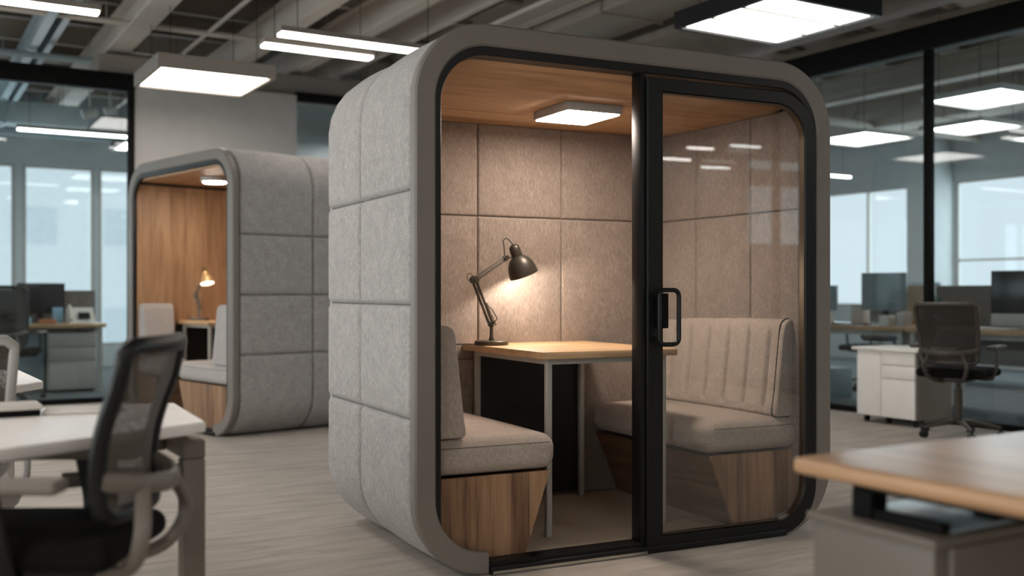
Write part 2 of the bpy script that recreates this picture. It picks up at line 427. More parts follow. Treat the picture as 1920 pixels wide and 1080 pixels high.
# ------------------------------------------------------------------ setting
XW, XE, YS, YN = -4.0, 13.5, -4.0, 16.0
ZD = 4.2
XG, YG = 7.45, 10.8           # the two glass partitions
fl = struct(M().box(XW, XG, YS, YG, -.1, 0).build('floor', MT['carpet']))
struct(M().box(XG, XE, YS, YN, -.1, 0).build('floor', MT['carpet_blue']))
struct(M().box(XW, XG, YG, YN, -.1, 0).build('floor', MT['carpet_blue']))
struct(M().box(XW, XE, YS, YN, ZD, ZD+.1).build('ceiling', MT['deck']))
def windowed_wall(name, axis, c, a0, a1, z0, z1, holes, mat, t=.12):
    """wall slab along an axis with rectangular window holes [(b0, b1, y0, y1)]"""
    m = M()
    def bx(p, q, lo, hi):
        if q-p < 1e-4 or hi-lo < 1e-4: return
        if axis == 'X': m.box(c, c+t, p, q, lo, hi)
        else: m.box(p, q, c, c+t, lo, hi)
    holes = sorted(holes); cur = a0
    for (p, q, lo, hi) in holes:
        bx(cur, p, z0, z1); bx(p, q, z0, lo); bx(p, q, hi, z1); cur = q
    bx(cur, a1, z0, z1)
    return struct(m.build(name, mat))
def window(n, axis, c, p, q, lo, hi, mull=1, bars=(), t=.12, bar=.015):
    fw = .045; m = M()
    def bx(m_, a, b, l, h, d=.03):
        if axis == 'X': m_.box(c+t/2-d, c+t/2+d, a, b, l, h)
        else: m_.box(a, b, c+t/2-d, c+t/2+d, l, h)
    bx(m, p, p+fw, lo, hi); bx(m, q-fw, q, lo, hi); bx(m, p+fw, q-fw, lo, lo+fw); bx(m, p+fw, q-fw, hi-fw, hi)
    for i in range(1, mull+1):
        a = p+(q-p)*i/(mull+1); bx(m, a-.02, a+.02, lo+fw, hi-fw)
    for z in bars: bx(m, p+fw, q-fw, z-bar, z+bar, .025)
    o = struct(m.build('window_%d' % n, MT['whitepaint']))
    g = M(); bx(g, p+fw, q-fw, lo+fw, hi-fw, .004); g.build('pane', MT['glass_w'], o)
    return o
# far east facade: windows at the heights seen through the right partition
eh = [(-2.6, 1.2, .85, 2.73), (1.5, 5.0, .85, 2.73), (5.2, 8.3, .85, 2.73), (8.55, 9.85, .85, 2.73), (10.33, 12.6, .85, 2.73), (12.8, 15.2, .85, 2.73)]
windowed_wall('wall_east', 'X', XE, YS, YN, 0, ZD, eh, MT['wallwhite'])
for i, h in enumerate(eh): window(i+1, 'X', XE, *h, mull=(1 if i in (0, 1, 2, 4, 5) else 0), bars=((1.55,) if i in (2, 3) else ()))
nh = [(-3.4, -.4, .3, 2.88), (-.2, 1.46, .3, 2.88), (1.56, 2.50, .3, 2.88), (2.56, 3.2, .3, 2.88), (4.2, 7.0, .3, 2.88), (8.2, 11, .85, 2.73)]
windowed_wall('wall_north', 'Y', YN, XW, XE, 0, ZD, nh, MT['wallwhite'])
for i, h in enumerate(nh): window(i+11, 'Y', YN, *h, mull=0)
wh = [(-3.6+k*3.5, -.5+k*3.5, .8, 2.9) for k in range(5)]
windowed_wall('wall_west', 'X', XW-.12, YS, YN, 0, ZD, wh, MT['wallwhite'])
for i, h in enumerate(wh): window(i+21, 'X', XW-.12, *h, mull=1)
sh = [(8.33, 9.25, 1.66, 2.83), (9.8, 10.7, 1.66, 2.83)]
windowed_wall('wall_south', 'Y', YS-.12, XW, XE, 0, ZD, sh, MT['wallgrey'])
for i, h in enumerate(sh): window(i+31, 'Y', YS-.12, *h, mull=1, bars=(2.56,), bar=.11)

# north partition: glass, a grey wall, glass again, with a black header
struct(M().box(XW, 2.06, YG-.05, YG+.07, 3.07, 3.24, .01).build('trim_1', MT['blackmatte']))
struct(M().box(2.05, 3.73, YG-.02, YG+.12, 0, 3.2).build('wall_north_partition', MT['wallgrey']))
struct(M().box(2.0, 2.06, YG-.03, YG+.05, 0, 3.07).build('trim_2', MT['blackmatte']))
struct(M().box(3.73, XG, YG-.02, YG+.08, 3.14, 3.24, .01).build('trim_3', MT['blackmatte']))
def bay(n, x0, x1, y0, y1, z0, z1, label=None):
    o = struct(M().box(x0, x1, y0, y1, z0, z1).build('window_%d' % n, MT['glass_t']))
    return o
bay(41, XW, .3, YG, YG+.012, .05, 3.07); bay(42, .34, 2.0, YG, YG+.012, .05, 3.07); bay(43, 3.73, XG, YG, YG+.012, .05, 3.14)
struct(M().box(.3, .34, YG-.03, YG+.04, 0, 3.07).build('trim_4', MT['blackmatte']))
struct(M().box(XW, 2.0, YG-.03, YG+.04, 0, .05).build('trim_5', MT['blackmatte']))
# east partition
struct(M().box(XG-.07, XG+.07, YS, YG, 3.10, 3.31, .01).build('trim_6', MT['blackmatte']))
struct(M().box(XG-.03, XG+.03, YS, YG, 0, .05).build('trim_7', MT['blackmatte']))
ys = [YS, -2.2, .3, 2.9, 5.68, 8.5, YG]
for i, (a, b) in enumerate(zip(ys[:-1], ys[1:])):
    bay(51+i, XG-.006, XG+.006, a+.03, b-.03, .05, 3.10)
for i, y in enumerate(ys[1:-1]): struct(M().box(XG-.035, XG+.035, y-.03, y+.03, .05, 3.10, .004).build('trim_%d' % (11+i), MT['blackmatte']))
struct(M().box(3.75, XG-.1, 12.4, 12.5, 0, ZD).build('wall_office_divider', MT['wallwhite']))
# a white column against the east facade
struct(M().box(XE-.5, XE, 9.88, 10.30, 0, ZD).build('trim_21', MT['wallwhite']))

# overhead steel: girders running towards the far partition, joists across them
tn = 31
def ibeam(x0, x1, y0, y1, z0, z1, mat, fl_=.02, web=.02):
    global tn
    m = M(); longx = (x1-x0) > (y1-y0)
    m.box(x0, x1, y0, y1, z0, z0+fl_); m.box(x0, x1, y0, y1, z1-fl_, z1)
    if longx: m.box(x0, x1, (y0+y1)/2-web/2, (y0+y1)/2+web/2, z0+fl_, z1-fl_)
    else: m.box((x0+x1)/2-web/2, (x0+x1)/2+web/2, y0, y1, z0+fl_, z1-fl_)
    o = struct(m.build('trim_%d' % tn, mat)); tn += 1; return o
for x, wd, z0, z1, k in ((-.9, .16, 3.5, 3.8, 'beam'), (.55, .12, 3.55, 3.8, 'beamblue'), (1.22, .08, 3.55, 3.8, 'beamblue'), (1.38, .06, 3.6, 3.8, 'beamblue'), (1.95, .22, 3.5, 3.8, 'beam'), (3.18, .14, 3.5, 3.8, 'beam'),
                      (3.84, .13, 3.5, 3.8, 'beam'), (4.4, .06, 3.55, 3.8, 'beam'), (5.15, .12, 3.6, 3.9, 'beam'), (6.5, .08, 3.55, 3.8, 'beam'), (8.9, .2, 3.5, 3.8, 'beam'),
                      (10.4, .2, 3.5, 3.8, 'beam'), (11.9, .2, 3.5, 3.8, 'beam')):
    ibeam(x-wd/2, x+wd/2, 2.0 if x < 7 else -3, YN, z0, z1, MT[k])
for i in range(13):
    y = 3.4 + i*1.0
    ibeam(XW+.05, XE-.05, y, y+.07, 3.82, 4.05, MT['beamdark' if i % 3 else 'beam'], .015, .015)

struct(M().box(6.05, XG-.07, 2.0, YG-.05, 3.42, 3.5, .01).build('trim_%d' % tn, MT['deck']))
# ------------------------------------------------------------------ overhead ducts, pipes, pendant lights
def duct(name, label, x0, x1, y0, y1, z0, z1, mat):
    t = thing(name, label, 'duct', ((x0+x1)/2, (y0+y1)/2, z0))
    M().box(x0, x1, y0, y1, z0, z1, .01).build('duct_body', mat, t)
    m = M(); longx = (x1-x0) > (y1-y0); L = (x1-x0) if longx else (y1-y0); n = max(2, int(L/1.2))
    for i in range(1, n):
        if longx: q = x0+L*i/n; m.box(q-.015, q+.015, y0-.02, y1+.02, z0-.02, z1+.02)
        else: q = y0+L*i/n; m.box(x0-.02, x1+.02, q-.015, q+.015, z0-.02, z1+.02)
    build_each(m, 'flange', mat, t)
    h = M()
    for i in (0.15, .85):
        for s in (0, 1):
            if longx: h.tube([(x0+L*i, (y0, y1)[s], z1), (x0+L*i, (y0, y1)[s], ZD)], .006, 6)
            else: h.tube([((x0, x1)[s], y0+L*i, z1), ((x0, x1)[s], y0+L*i, ZD)], .006, 6)
    build_each(h, 'hanger', MT['beamdark'], t)
    return t
duct('air_duct', 'long dark rectangular duct crossing above the grey partition wall', 1.75, 4.6, 10.95, 11.4, 3.22, 3.46, MT['beamdark'])
duct('air_duct', 'wide flat duct running overhead above the front padded pod', 5.3, 5.95, 6.1, 9.9, 3.52, 3.80, MT['beamdark'])
duct('air_duct', 'pale duct running over the glazed office on the right', 11.15, 11.65, 5.5, 12.5, 3.25, 3.48, MT['beam'])
duct('air_duct', 'duct hanging over the desks in the glazed office at far left', .2, 2.0, 13.3, 13.65, 3.05, 3.3, MT['beamblue'])
def pipe(label, pts, r, mat):
    t = M().tube(pts, r, 12)
    for p, q in zip(pts[:-1], pts[1:]):
        for k in (.1, .5, .9):
            c = Vector(p).lerp(Vector(q), k); t.tube([c, (c.x, c.y, ZD)], .005, 6)
    o = t.build('ceiling_pipe', mat); return tag(o, label, 'pipe')
pipe('thin pale pipe running crosswise above the rear pod toward the grey wall', [(-1, 10.2, 3.6), (4.4, 10.2, 3.6)], .03, MT['beam'])
pipe('thin pipe running crosswise in front of the black header at upper left', [(-1, 11.6, 3.5), (2.9, 11.6, 3.5)], .035, MT['beamblue'])
pipe('slim conduit running away above the hanging square light at left', [(2.65, 3, 3.62), (2.65, 15, 3.62)], .022, MT['beam'])
pipe('slim conduit running away above the gap between the two pods', [(4.75, 4, 3.55), (4.75, 10.7, 3.55)], .022, MT['beam'])
pipe('pipe running overhead behind the big square light at upper right', [(5.95, 3, 3.75), (5.95, 6.0, 3.75)], .03, MT['beam'])
pipe('thick pale pipe crossing high in the glazed office on the right', [(7.6, 9.4, 3.3), (13.4, 9.4, 3.3)], .06, MT['beam'])
pipe('round pale pipe crossing in the glazed office at far left', [(-1.0, 14.4, 3.1), (4.2, 14.4, 3.1)], .05, MT['beamblue'])

def square_light(label, cx, cy, z, s=1.0, strips=3, dk='black', group=None):
    t = thing('square_pendant_light', label, 'ceiling light', (cx, cy, z), group=group)
    h = s/2; fr = .035; dp = .12 if dk != 'pale' else .05; m = M()
    for (a, b, c, d) in ((-h-fr, h+fr, -h-fr, -h), (-h-fr, h+fr, h, h+fr), (-h-fr, -h, -h, h), (h, h+fr, -h, h)):
        m.box(cx+a, cx+b, cy+c, cy+d, z, z+dp)
    m.box(cx-h, cx+h, cy-h, cy+h, z+dp-.01, z+dp)
    m.build('housing', {'black': MT['black'], 'dark': MT['beamdark'], 'pale': MT['whitepaint']}[dk], t)
    w_ = 2*h/strips
    for i in range(strips):
        M().box(cx-h+.004, cx+h-.004, cy-h+i*w_+.014, cy-h+(i+1)*w_-.014, z+.012, z+.03, .004).build('diffuser', MT['panel'], t)
    if strips > 1 and dk != 'pale':
        for i in range(1, strips): M().box(cx-h, cx+h, cy-h+i*w_-.016, cy-h+i*w_+.016, z+.004, z+.03).build('divider', MT['silver'], t)
    m = M()
    for a in (-h*.8, h*.8):
        for b in (-h*.8, h*.8): m.tube([(cx+a, cy+b, z+dp), (cx+a, cy+b, ZD)], .003, 5)
    build_each(m, 'suspension_cable', MT['black'], t)
    return t
def linear_light(label, x0, x1, y, z, wd=.09, axis='X', group=None, hgt=.06):
    c = ((x0+x1)/2, y, z) if axis == 'X' else (y, (x0+x1)/2, z)
    t = thing('linear_pendant_light', label, 'ceiling light', c, group=group)
    def bx(m, a, b, p, q, r_, s_):
        if axis == 'X': m.box(a, b, y+p, y+q, z+r_, z+s_)
        else: m.box(y+p, y+q, a, b, z+r_, z+s_)
    m = M(); bx(m, x0-.01, x1+.01, -wd/2-.008, wd/2+.008, .02, hgt); m.build('housing', MT['beamdark'], t)
    m = M(); bx(m, x0, x1, -wd/2, wd/2, 0, .02); m.build('diffuser', MT['panel'], t)
    m = M()
    for k in (.1, .9):
        q = x0+(x1-x0)*k; p = (q, y, z+hgt) if axis == 'X' else (y, q, z+hgt)
        m.tube([p, (p[0], p[1], ZD)], .003, 5)
    build_each(m, 'suspension_cable', MT['black'], t)
    return t
square_light('square pendant light with one bright face hanging before the grey wall', 2.385, 9.39, 2.95, .93, 1, 'dark')
square_light('big black-framed square pendant light with three strips at upper right', 5.27, 5.26, 2.95, .92, 3)
linear_light('longer bright strip light left of the front pod roof', 2.42, 3.75, 7.36, 2.95, .11)
linear_light('shorter bright strip light just beneath the longer one', 2.42, 3.30, 7.76, 2.95, .11)
linear_light('bright strip light cut off by the top left corner', -.9, 1.19, 7.45, 2.95, .09)
linear_light('strip light in the glazed office at far left', 1.2, 2.42, 12.85, 2.9, .08)
square_light('striped square light nearest in the glazed office on the right', 9.15, 6.3, 2.95, .8, 3, 'pale')
square_light('plain square light further back in the glazed office on the right', 10.6, 7.5, 2.95, .75, 1, 'pale')
square_light('faint square light deepest in the glazed office on the right', 12.1, 7.5, 2.95, .6, 1, 'pale')
square_light('two-strip square light in the glazed office beside the pod edge', 10.2, 8.75, 2.95, .85, 2, 'pale')
linear_light('slim strip light low in the glazed office behind the black mullion', 10.6, 12.0, 10.5, 2.75, .06)
# unseen square lights added behind and beside the camera to light the room
k_ = 0
for (x, y, s) in ((-2.2, 4.6, 1.1), (-2.0, 7.6, 1.1), (-2.2, 1.4, 1.1), (.2, 4.9, .9), (.6, -1.2, 1.1), (3.6, -1.6, 1.1), (6.0, 1.0, .9)):
    square_light('added unseen square light over the open office behind the photographer', x, y, 2.95, s, 3, group='added unseen lights over the open office')
for (x, y) in ((9.5, 1.5), (9.8, 3.9), (-1.8, 14.2), (5.1, 11.6), (3.15, 11.8), (2.95, 14.0)):  # extra lights out of view, added to brighten the glazed offices
    square_light('added out-of-view square light over the glazed offices', x, y, 2.95, .9, 1, group='added out-of-view lights over the glazed offices')
for lb, a, b, y, z in (('short strip light highest in the corner office behind the camera', 7.55, 7.95, -3.2, 2.80), ('short strip light lowest in the corner office behind the camera', 7.56, 7.95, -3.85, 2.62),
                       ('short strip light before the partition corner behind the camera', 7.02, 7.36, -3.3, 2.76), ('longer strip light before the partition corner behind the camera', 6.88, 7.36, -3.8, 2.69)):
    linear_light(lb, a, b, y, z, .05)
# small spot lights on a track in the far-left office
t = thing('track_spotlight', 'small pale spotlight in the upper right of the far left glass', 'spotlight', (1.95, 12.0, 3.0))
M().tube([(1.75, 12.0, 3.0), (1.90, 12.0, 3.04)], .05, 14).build('spot_head', MT['whitepaint'], t)
M().tube([(1.98, 12.0, 3.05), (2.10, 12.0, 3.08)], .045, 14).build('spot_head', MT['whitepaint'], t)
M().tube([(1.83, 12.0, 3.04), (1.83, 12.0, ZD)], .01, 8).tube([(2.04, 12.0, 3.08), (2.04, 12.0, ZD)], .01, 8).build('stem', MT['whitepaint'], t)

# ------------------------------------------------------------------ pods
def build_pod(fr, W, H, D, tagname, inner, door, zc=1.91, gy=.09):
    RO = .30
    t = thing('acoustic_pod', tagname, 'office pod', (W/2, 0, 0), fr)
    outer = rrect(0, 0, W, H, RO, RO, RO, RO, 18)
    rin = RO-.085
    inn = rrect(.085, .085, W-.085, H-.085, rin, rin, rin, rin, 18)
    ring(outer, inn, 0, .055, closed=False, ch=.008).build('front_frame', MT['frame'], t)
    # black gasket
    g2 = rrect(.108, .045, W-.108, H-.12, .19, .19, .19, .19, 18)
    g1 = rrect(.083, .004, W-.083, H-.083, .215, .215, .215, .215, 18)
    ring(g1, g2, .008, gy, closed=True, ch=.003).build('opening_gasket', MT['black'], t)
    # threshold
    M().box(RO+.004, W-RO+.03, -.012, .05, .002, .03, .004).build('threshold', MT['black'], t)
    M().box(RO+.01, W*.50, -.02, -.012, .004, .016).build('threshold_rail', MT['chrome'], t)
    M().box(.30, W-.30, .08, D-.02, .004, .035).build('pod_floor', MT['carpet_pod'], t)
    # lining
    xl, xr, yb = .10, W-.19 if door else W-.10, D-.06
    # outer padded shell
    t_ = .03; path_r = RO-t_
    def pt(s):
        """outline (inset by t_), s from the floor centre line up the left side and over: returns x, z, nx, nz"""
        a = W/2-RO; b = PI/2*path_r; c = H-2*RO; tp = W-2*RO
        segs = [('l', a), ('a', b), ('l', c), ('a', b), ('l', tp), ('a', b), ('l', c), ('a', b), ('l', a)]
        x, z = W/2, t_; ang = 180; 
        cx = {1: (RO, RO, 270), 3: (RO, H-RO, 180), 5: (W-RO, H-RO, 90), 7: (W-RO, RO, 0)}
        st = {0: (W/2, t_, -1, 0, 0, -1), 2: (t_, RO, 0, 1, -1, 0), 4: (RO, H-t_, 1, 0, 0, 1), 6: (W-t_, H-RO, 0, -1, 1, 0), 8: (W-RO, t_, -1, 0, 0, -1)}
        for i, (k, L) in enumerate(segs):
            if s <= L or i == 8:
                if k == 'l': X, Z, dx, dz, nx, nz = st[i]; return X+dx*s, Z+dz*s, nx, nz
                X, Z, a0 = cx[i]; an = R(a0-90*s/L); return X+path_r*math.cos(an), Z+path_r*math.sin(an), math.cos(an), math.sin(an)
            s -= L
    a = W/2-RO; b = PI/2*path_r; c = H-2*RO; tp = W-2*RO
    s_of = lambda z: a + b + (z-RO)
    s1, s2, s3 = .596, 1.028, 1.463
    total = 2*a+4*b+2*c+tp
    st = [a*.6, s_of(s1), s_of(s2), s_of(s3), total/2, total-s_of(s3), total-s_of(s2), total-s_of(s1), total-a*.6]
    cols = [(.060, .664), (.664, D)]
    for (y0, y1) in cols:
        for p, q in zip(st[:-1], st[1:]):
            def fn(u, v, h, p=p, y0=y0):
                x, z, nx, nz = pt(p+u); return (x+nx*(h-.004), y0+v, z+nz*(h-.004))
            puff(fn, q-p, y1-y0, t=t_, r=.028, nu=22 if (q-p) > .6 else 8, nv=6).build('padded_panel', MT['fab_out'], t, smooth=80)
    # rear wall
    M().prism(rrect(.02, .02, W-.02, H-.02, RO-.02, RO-.02, RO-.02, RO-.02), D-.03, D+.01, 'Y').build('rear_panel', MT['fab_out'], t)
    ring(rrect(.035, .012, W-.035, H-.035, RO-.03, RO-.03, RO-.03, RO-.03), rrect(.06, .03, W-.06, H-.06, RO-.05, RO-.05, RO-.05, RO-.05), .05, D-.03, ch=.002).build('shell_liner', MT['dark'], t)
    # levelling plinth
    M().box(.31, W-.31, .058, D-.005, .006, .034, .004).box(.31, W-.31, .07, D-.01, 0, .006).build('plinth', MT['rubber'], t)
    # interior walls
    M().prism(rrect(.09, .05, W-.09, zc+.05, .2, .03, .03, .2), yb+.022, D-.031, 'Y').build('back_lining_board', MT['dark'], t)
    if inner == 'fabric':
        xs = [xl, .751, 1.224, W-.17]; zs = [.04, .60, 1.453, zc+.004]
        zs = [.04, .75, 1.453, zc+.004]
        for x0, x1 in zip(xs[:-1], xs[1:]):
            for z0, z1 in zip(zs[:-1], zs[1:]):
                if z0 < .1 and x0 < .2: z0 = .26
                if z0 < .1 and x1 > 1.5: x1 = W-.27
                puff(lambda u, v, h, x0=x0, z0=z0: (x0+u, yb+.022-h, z0+v), x1-x0, z1-z0, .018, .012, 4, 4).build('wall_panel', MT['fab_in'], t, smooth=80)
        ysr = [.045, .368, .777, yb+.01]
        for side, X, sg in (('r', W-.130, -1), ('l', xl-.004, 1)):
            for y0, y1 in zip(ysr[:-1], ysr[1:]):
                for z0, z1 in zip([.3, 1.453], [1.453, zc+.004]):
                    puff(lambda u, v, h, y0=y0, z0=z0, X=X, sg=sg: (X+sg*h-(.045*(y0+u) if sg < 0 else 0), y0+u, z0+v), y1-y0, z1-z0, .018, .012, 4, 4).build('wall_panel', MT['fab_in'], t, smooth=80)
    else:
        M().prism(rrect(xl, .04, xr, zc, .2, .002, .002, .2), yb, yb+.022, 'Y').build('wall_panel', MT['wood_wall'], t)
        M().box(xl-.004, xl+.012, gy+.003, yb, .3, zc).build('wall_panel', MT['wood_wall'], t)
        M().box(xr-.012, xr+.004, gy+.003, yb, .3, zc).build('wall_panel', MT['wood_wall'], t)
    if door: M().prism([(gy-.004, 1.982), (.21, zc), (yb+.02, zc), (yb+.02, zc+.02), (.23, zc+.02), (gy-.004, 1.996)], xl-.002, W-.135, 'X').build('ceiling_panel', MT['wood_ceil'], t)
    else: M().box(xl-.002, xr, gy-.002, yb+.02, zc, zc+.02).build('ceiling_panel', MT['wood_ceil'], t)
    if door:
        dr = None
        do = rrect(1.019, .006, W-.092, H-.135, .004, .004, .21, .21, 16)
        di = rrect(1.092, .068, W-.158, H-.191, .004, .004, .16, .16, 16)
        fr_ = ring(do, di, -.004, .034, ch=.004).build('door', MT['black'], t)
        gp = rrect(1.085, .06, W-.150, H-.183, .004, .004, .165, .165, 16)
        M().prism(gp, .012, .018, 'Y').build('glass_pane', MT['glass'], fr_)
        bead = rrect(1.094, .070, W-.160, H-.193, .004, .004, .158, .158, 16); bead2 = rrect(1.098, .074, W-.164, H-.197, .004, .004, .154, .154, 16)
        ring(bead, bead2, -.001, .03, ch=.001).build('glazing_bead', MT['beadmetal'], fr_)
        # handle: rounded loop plus lock body
        x0, x1, z0, z1, rr_ = 1.052, 1.150, .862, 1.086, .026
        lp = arc(x0+rr_, z0+rr_, rr_, 270, 180, 6)+arc(x0+rr_, z1-rr_, rr_, 180, 90, 6)+arc(x1-rr_, z1-rr_, rr_, 90, 0, 6)+arc(x1-rr_, z0+rr_, rr_, 0, -90, 6)
        hd = M().tube([(x, -.040, z) for x, z in lp], 0, 12, closed=True, rr=[(.0095, .0115)]*len(lp), flat=(0, 1, 0))
        for z in (.885, 1.063): hd.tube([(x0, -.040, z), (x0, -.002, z)], .008, 10)
        h_ = hd.build('handle', MT['black'], fr_)
        M().box(1.062, 1.104, -.034, -.003, .928, 1.072, .004).build('lock_body', MT['blackmatte'], h_)
        # fixed post left of the sliding door
        M().box(.993, 1.017, .006, .075, .03, H-.118, .003).build('post', MT['black'], t)
    return t
def wood_floor_poly(sign, W, inner_top, inner_bot):
    """bench end outline in x,z; sign +1 = left bench, -1 = right bench"""
    p = [(.245, .036)] + [q for q in arc(.29, .29, .235, 248, 216, 6)] + [(.108, .362), (inner_top, .362), (inner_bot, .036)]
    return p if sign > 0 else [(W-x, z) for x, z in p]
def backrest(m, sect, y0, y1, chan=(), depth=.016, ri=.022, hs=None):
    """sect: closed list of (x, z, front weight); swept along Y with stitched channels"""
    cx = sum(p[0] for p in sect)/len(sect); cz = sum(p[1] for p in sect)/len(sect)
    st = [0, .03, .1, .25, .5, .75, 1]
    ysn = [(y0+ri*(1-math.cos(PI/2*q)), 1-(.0 if q == 1 else ri*(1-math.sin(PI/2*q))/.07*.5)) for q in st]
    n = max(8, int((y1-y0)/.0045)); mid = [(y0+ri+(y1-y0-2*ri)*i/n, 1) for i in range(1, n)]
    ysn = ysn + mid + [(y1-(a-y0), b) for a, b in reversed(ysn)]
    rows = []
    for (y, sc_) in ysn:
        g = 0
        for c in chan: g = max(g, math.exp(-((y-c)/.010)**2))
        row = []
        for (x, z, fw, nx, nz) in sect:
            hh = 0
            if hs and hs[1] < y < hs[2]: hh = math.exp(-((z-hs[0])/.006)**2)
            px = cx+(x-cx)*(1-(1-sc_)*1.0); pz_ = cz+(z-cz)*(1-(1-sc_)*.25)
            d = -depth*fw*max(g, hh*.7)
            if fw and chan: 
                near = min(abs(y-c) for c in chan); d += .004*fw*min(1, near/.04)
            row.append((px+nx*d, y, pz_+nz*d))
        rows.append(row)
    m.loft(rows, True, True)
def section(pts, r, n=6):
    """round the corners of a polygon; returns x,z,front,nx,nz; each pt = (x,z,r,front)"""
    out = []; k = len(pts)
    for i in range(k):
        p = Vector(pts[i][:2]); a = Vector(pts[(i-1) % k][:2]); b = Vector(pts[(i+1) % k][:2]); rr_ = pts[i][2]; fw = pts[i][3]
        da = (a-p).normalized(); db = (b-p).normalized()
        p0 = p+da*rr_; p1 = p+db*rr_
        for j in range(n+1):
            q = j/n; c = p0*(1-q)**2 + p*2*q*(1-q) + p1*q*q
            out.append([c.x, c.y, fw])
        # extra points down the long side
        nb = b+(p-b).normalized()*pts[(i+1) % k][2]; L = (nb-p1).length
        for j in range(1, int(L/.02)): c = p1+(nb-p1)*(j/int(L/.02)); out.append([c.x, c.y, min(1, max(fw, pts[(i+1) % k][3])) if max(fw, pts[(i+1) % k][3]) == 1 and j < int(L/.02)*.96 else min(fw, pts[(i+1) % k][3])])
    k = len(out); cx = sum(o[0] for o in out)/k; cz = sum(o[1] for o in out)/k; res = []
    for i in range(k):
        a = out[(i-1) % k]; b = out[(i+1) % k]; tx, tz = b[0]-a[0], b[1]-a[1]; l = math.hypot(tx, tz) or 1
        nx, nz = tz/l, -tx/l
        if nx*(out[i][0]-cx)+nz*(out[i][1]-cz) < 0: nx, nz = -nx, -nz
        res.append((out[i][0], out[i][1], out[i][2], nx, nz))
    return res
def build_bench(fr, W, sign, label, D, chan, mats, wd=.642, hs=None, bt=0):
    mx = (lambda x: x) if sign > 0 else (lambda x: W-x)
    t = thing('bench_seat', label, 'bench', (mx(.35), .5, .035), fr)
    tw = .085 if not bt else .05; yb = D-.085; e = wd-.642
    it, ib = (.612+e, .500+e) if sign > 0 else (.618+e, .480+e)
    M().prism(wood_floor_poly(sign, W, it, ib), tw, tw+.018, 'Y', .001).build('end_panel', mats[0], t)
    poly = [(.26, .04), (.12, .30), (.12, .355), (it-.006, .355), (ib-.006, .04)]
    M().prism([(mx(x), z) for x, z in poly], tw+.018, yb, 'Y').build('base', mats[1], t)
    a, b = sorted((mx(.104), mx(wd)))
    M().box(a, b, tw-.012, yb, .368, .508, .055, 6, .010).build('seat_cushion', mats[2], t, smooth=60)
    # stitched seam around the cushion end
    z = .508-.012; e1, e2 = mx(.12), mx(wd-.04)
    M().tube([(e1, tw-.0095, z-.018), (e2, tw-.0095, z-.018)], .0012, 5).build('seam', MT['seam'], t)
    A = [(.100, .512, .02, 0), (.255+bt, .512, .035, .2), (.238+bt, .60, .05, 1), (.198+bt*.8, .955, .05, .12), (.108, .955, .04, 0)]
    sect = section([(mx(x), z_, r_, f_) for x, z_, r_, f_ in A], .04)
    m = M(); backrest(m, sect, tw+.0, yb, chan, hs=hs)
    bk = m.build('backrest', mats[3], t, smooth=70)
    if chan:
        m = M()
        ln = [p for p in sect if True]
        m.tube([(p[0]+p[3]*.004, tw+.026, p[1]+p[4]*.004) for p in ln], .0028, 6, closed=True)
        m.build('piping', MT['seam'], bk)
    return t
def build_table(fr, x0, x1, y0, y1, z, label, woodm, legm, ch=.035, side=False):
    t = thing('pod_table', label, 'table', ((x0+x1)/2, (y0+y1)/2, .035), fr)
    poly = [(x0+ch*.2, y1), (x0, y1-.01), (x0, y0+ch), (x0+ch*.3, y0+ch*.3), (x0+ch, y0), (x1-ch*.4, y0), (x1, y0+ch*.4), (x1, y1)]
    M().prism(poly, z-.03, z, 'Z', .003).build('tabletop', woodm, t)
    m = M(); a, b, c, d = x0+.06, x1-.05, y0+.06, y1-.05; zz = z-.032
    for (p, q) in (((a, c), (b, c)), ((a, d), (b, d)), ((a, c), (a, d)), ((b, c), (b, d))):
        m.box(min(p[0], q[0])-.011, max(p[0], q[0])+.011, min(p[1], q[1])-.011, max(p[1], q[1])+.011, zz-.024, zz)
    m.build('under_frame', legm, t)
    for (p, q) in ((a, c), (b, c), (a, d), (b, d)):
        M().box(p-.0135, p+.0135, q-.0135, q+.0135, .035, zz, .005, 2).build('leg', legm, t)
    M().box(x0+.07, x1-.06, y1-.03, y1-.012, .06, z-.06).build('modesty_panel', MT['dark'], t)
    if side: M().box(x0+.01, x0+.03, y0+.01, y1, .04, z-.035).build('under_table_shade', MT['dark'], t)  # dark sheet standing in for the shade beneath the table
    M().lathe([(0, .001), (.05, .001), (.052, .0), (.03, 0)], ((x0+x1)/2+.1, y1-.28, z+.0005)).build('cable_grommet', woodm, t)
    return t
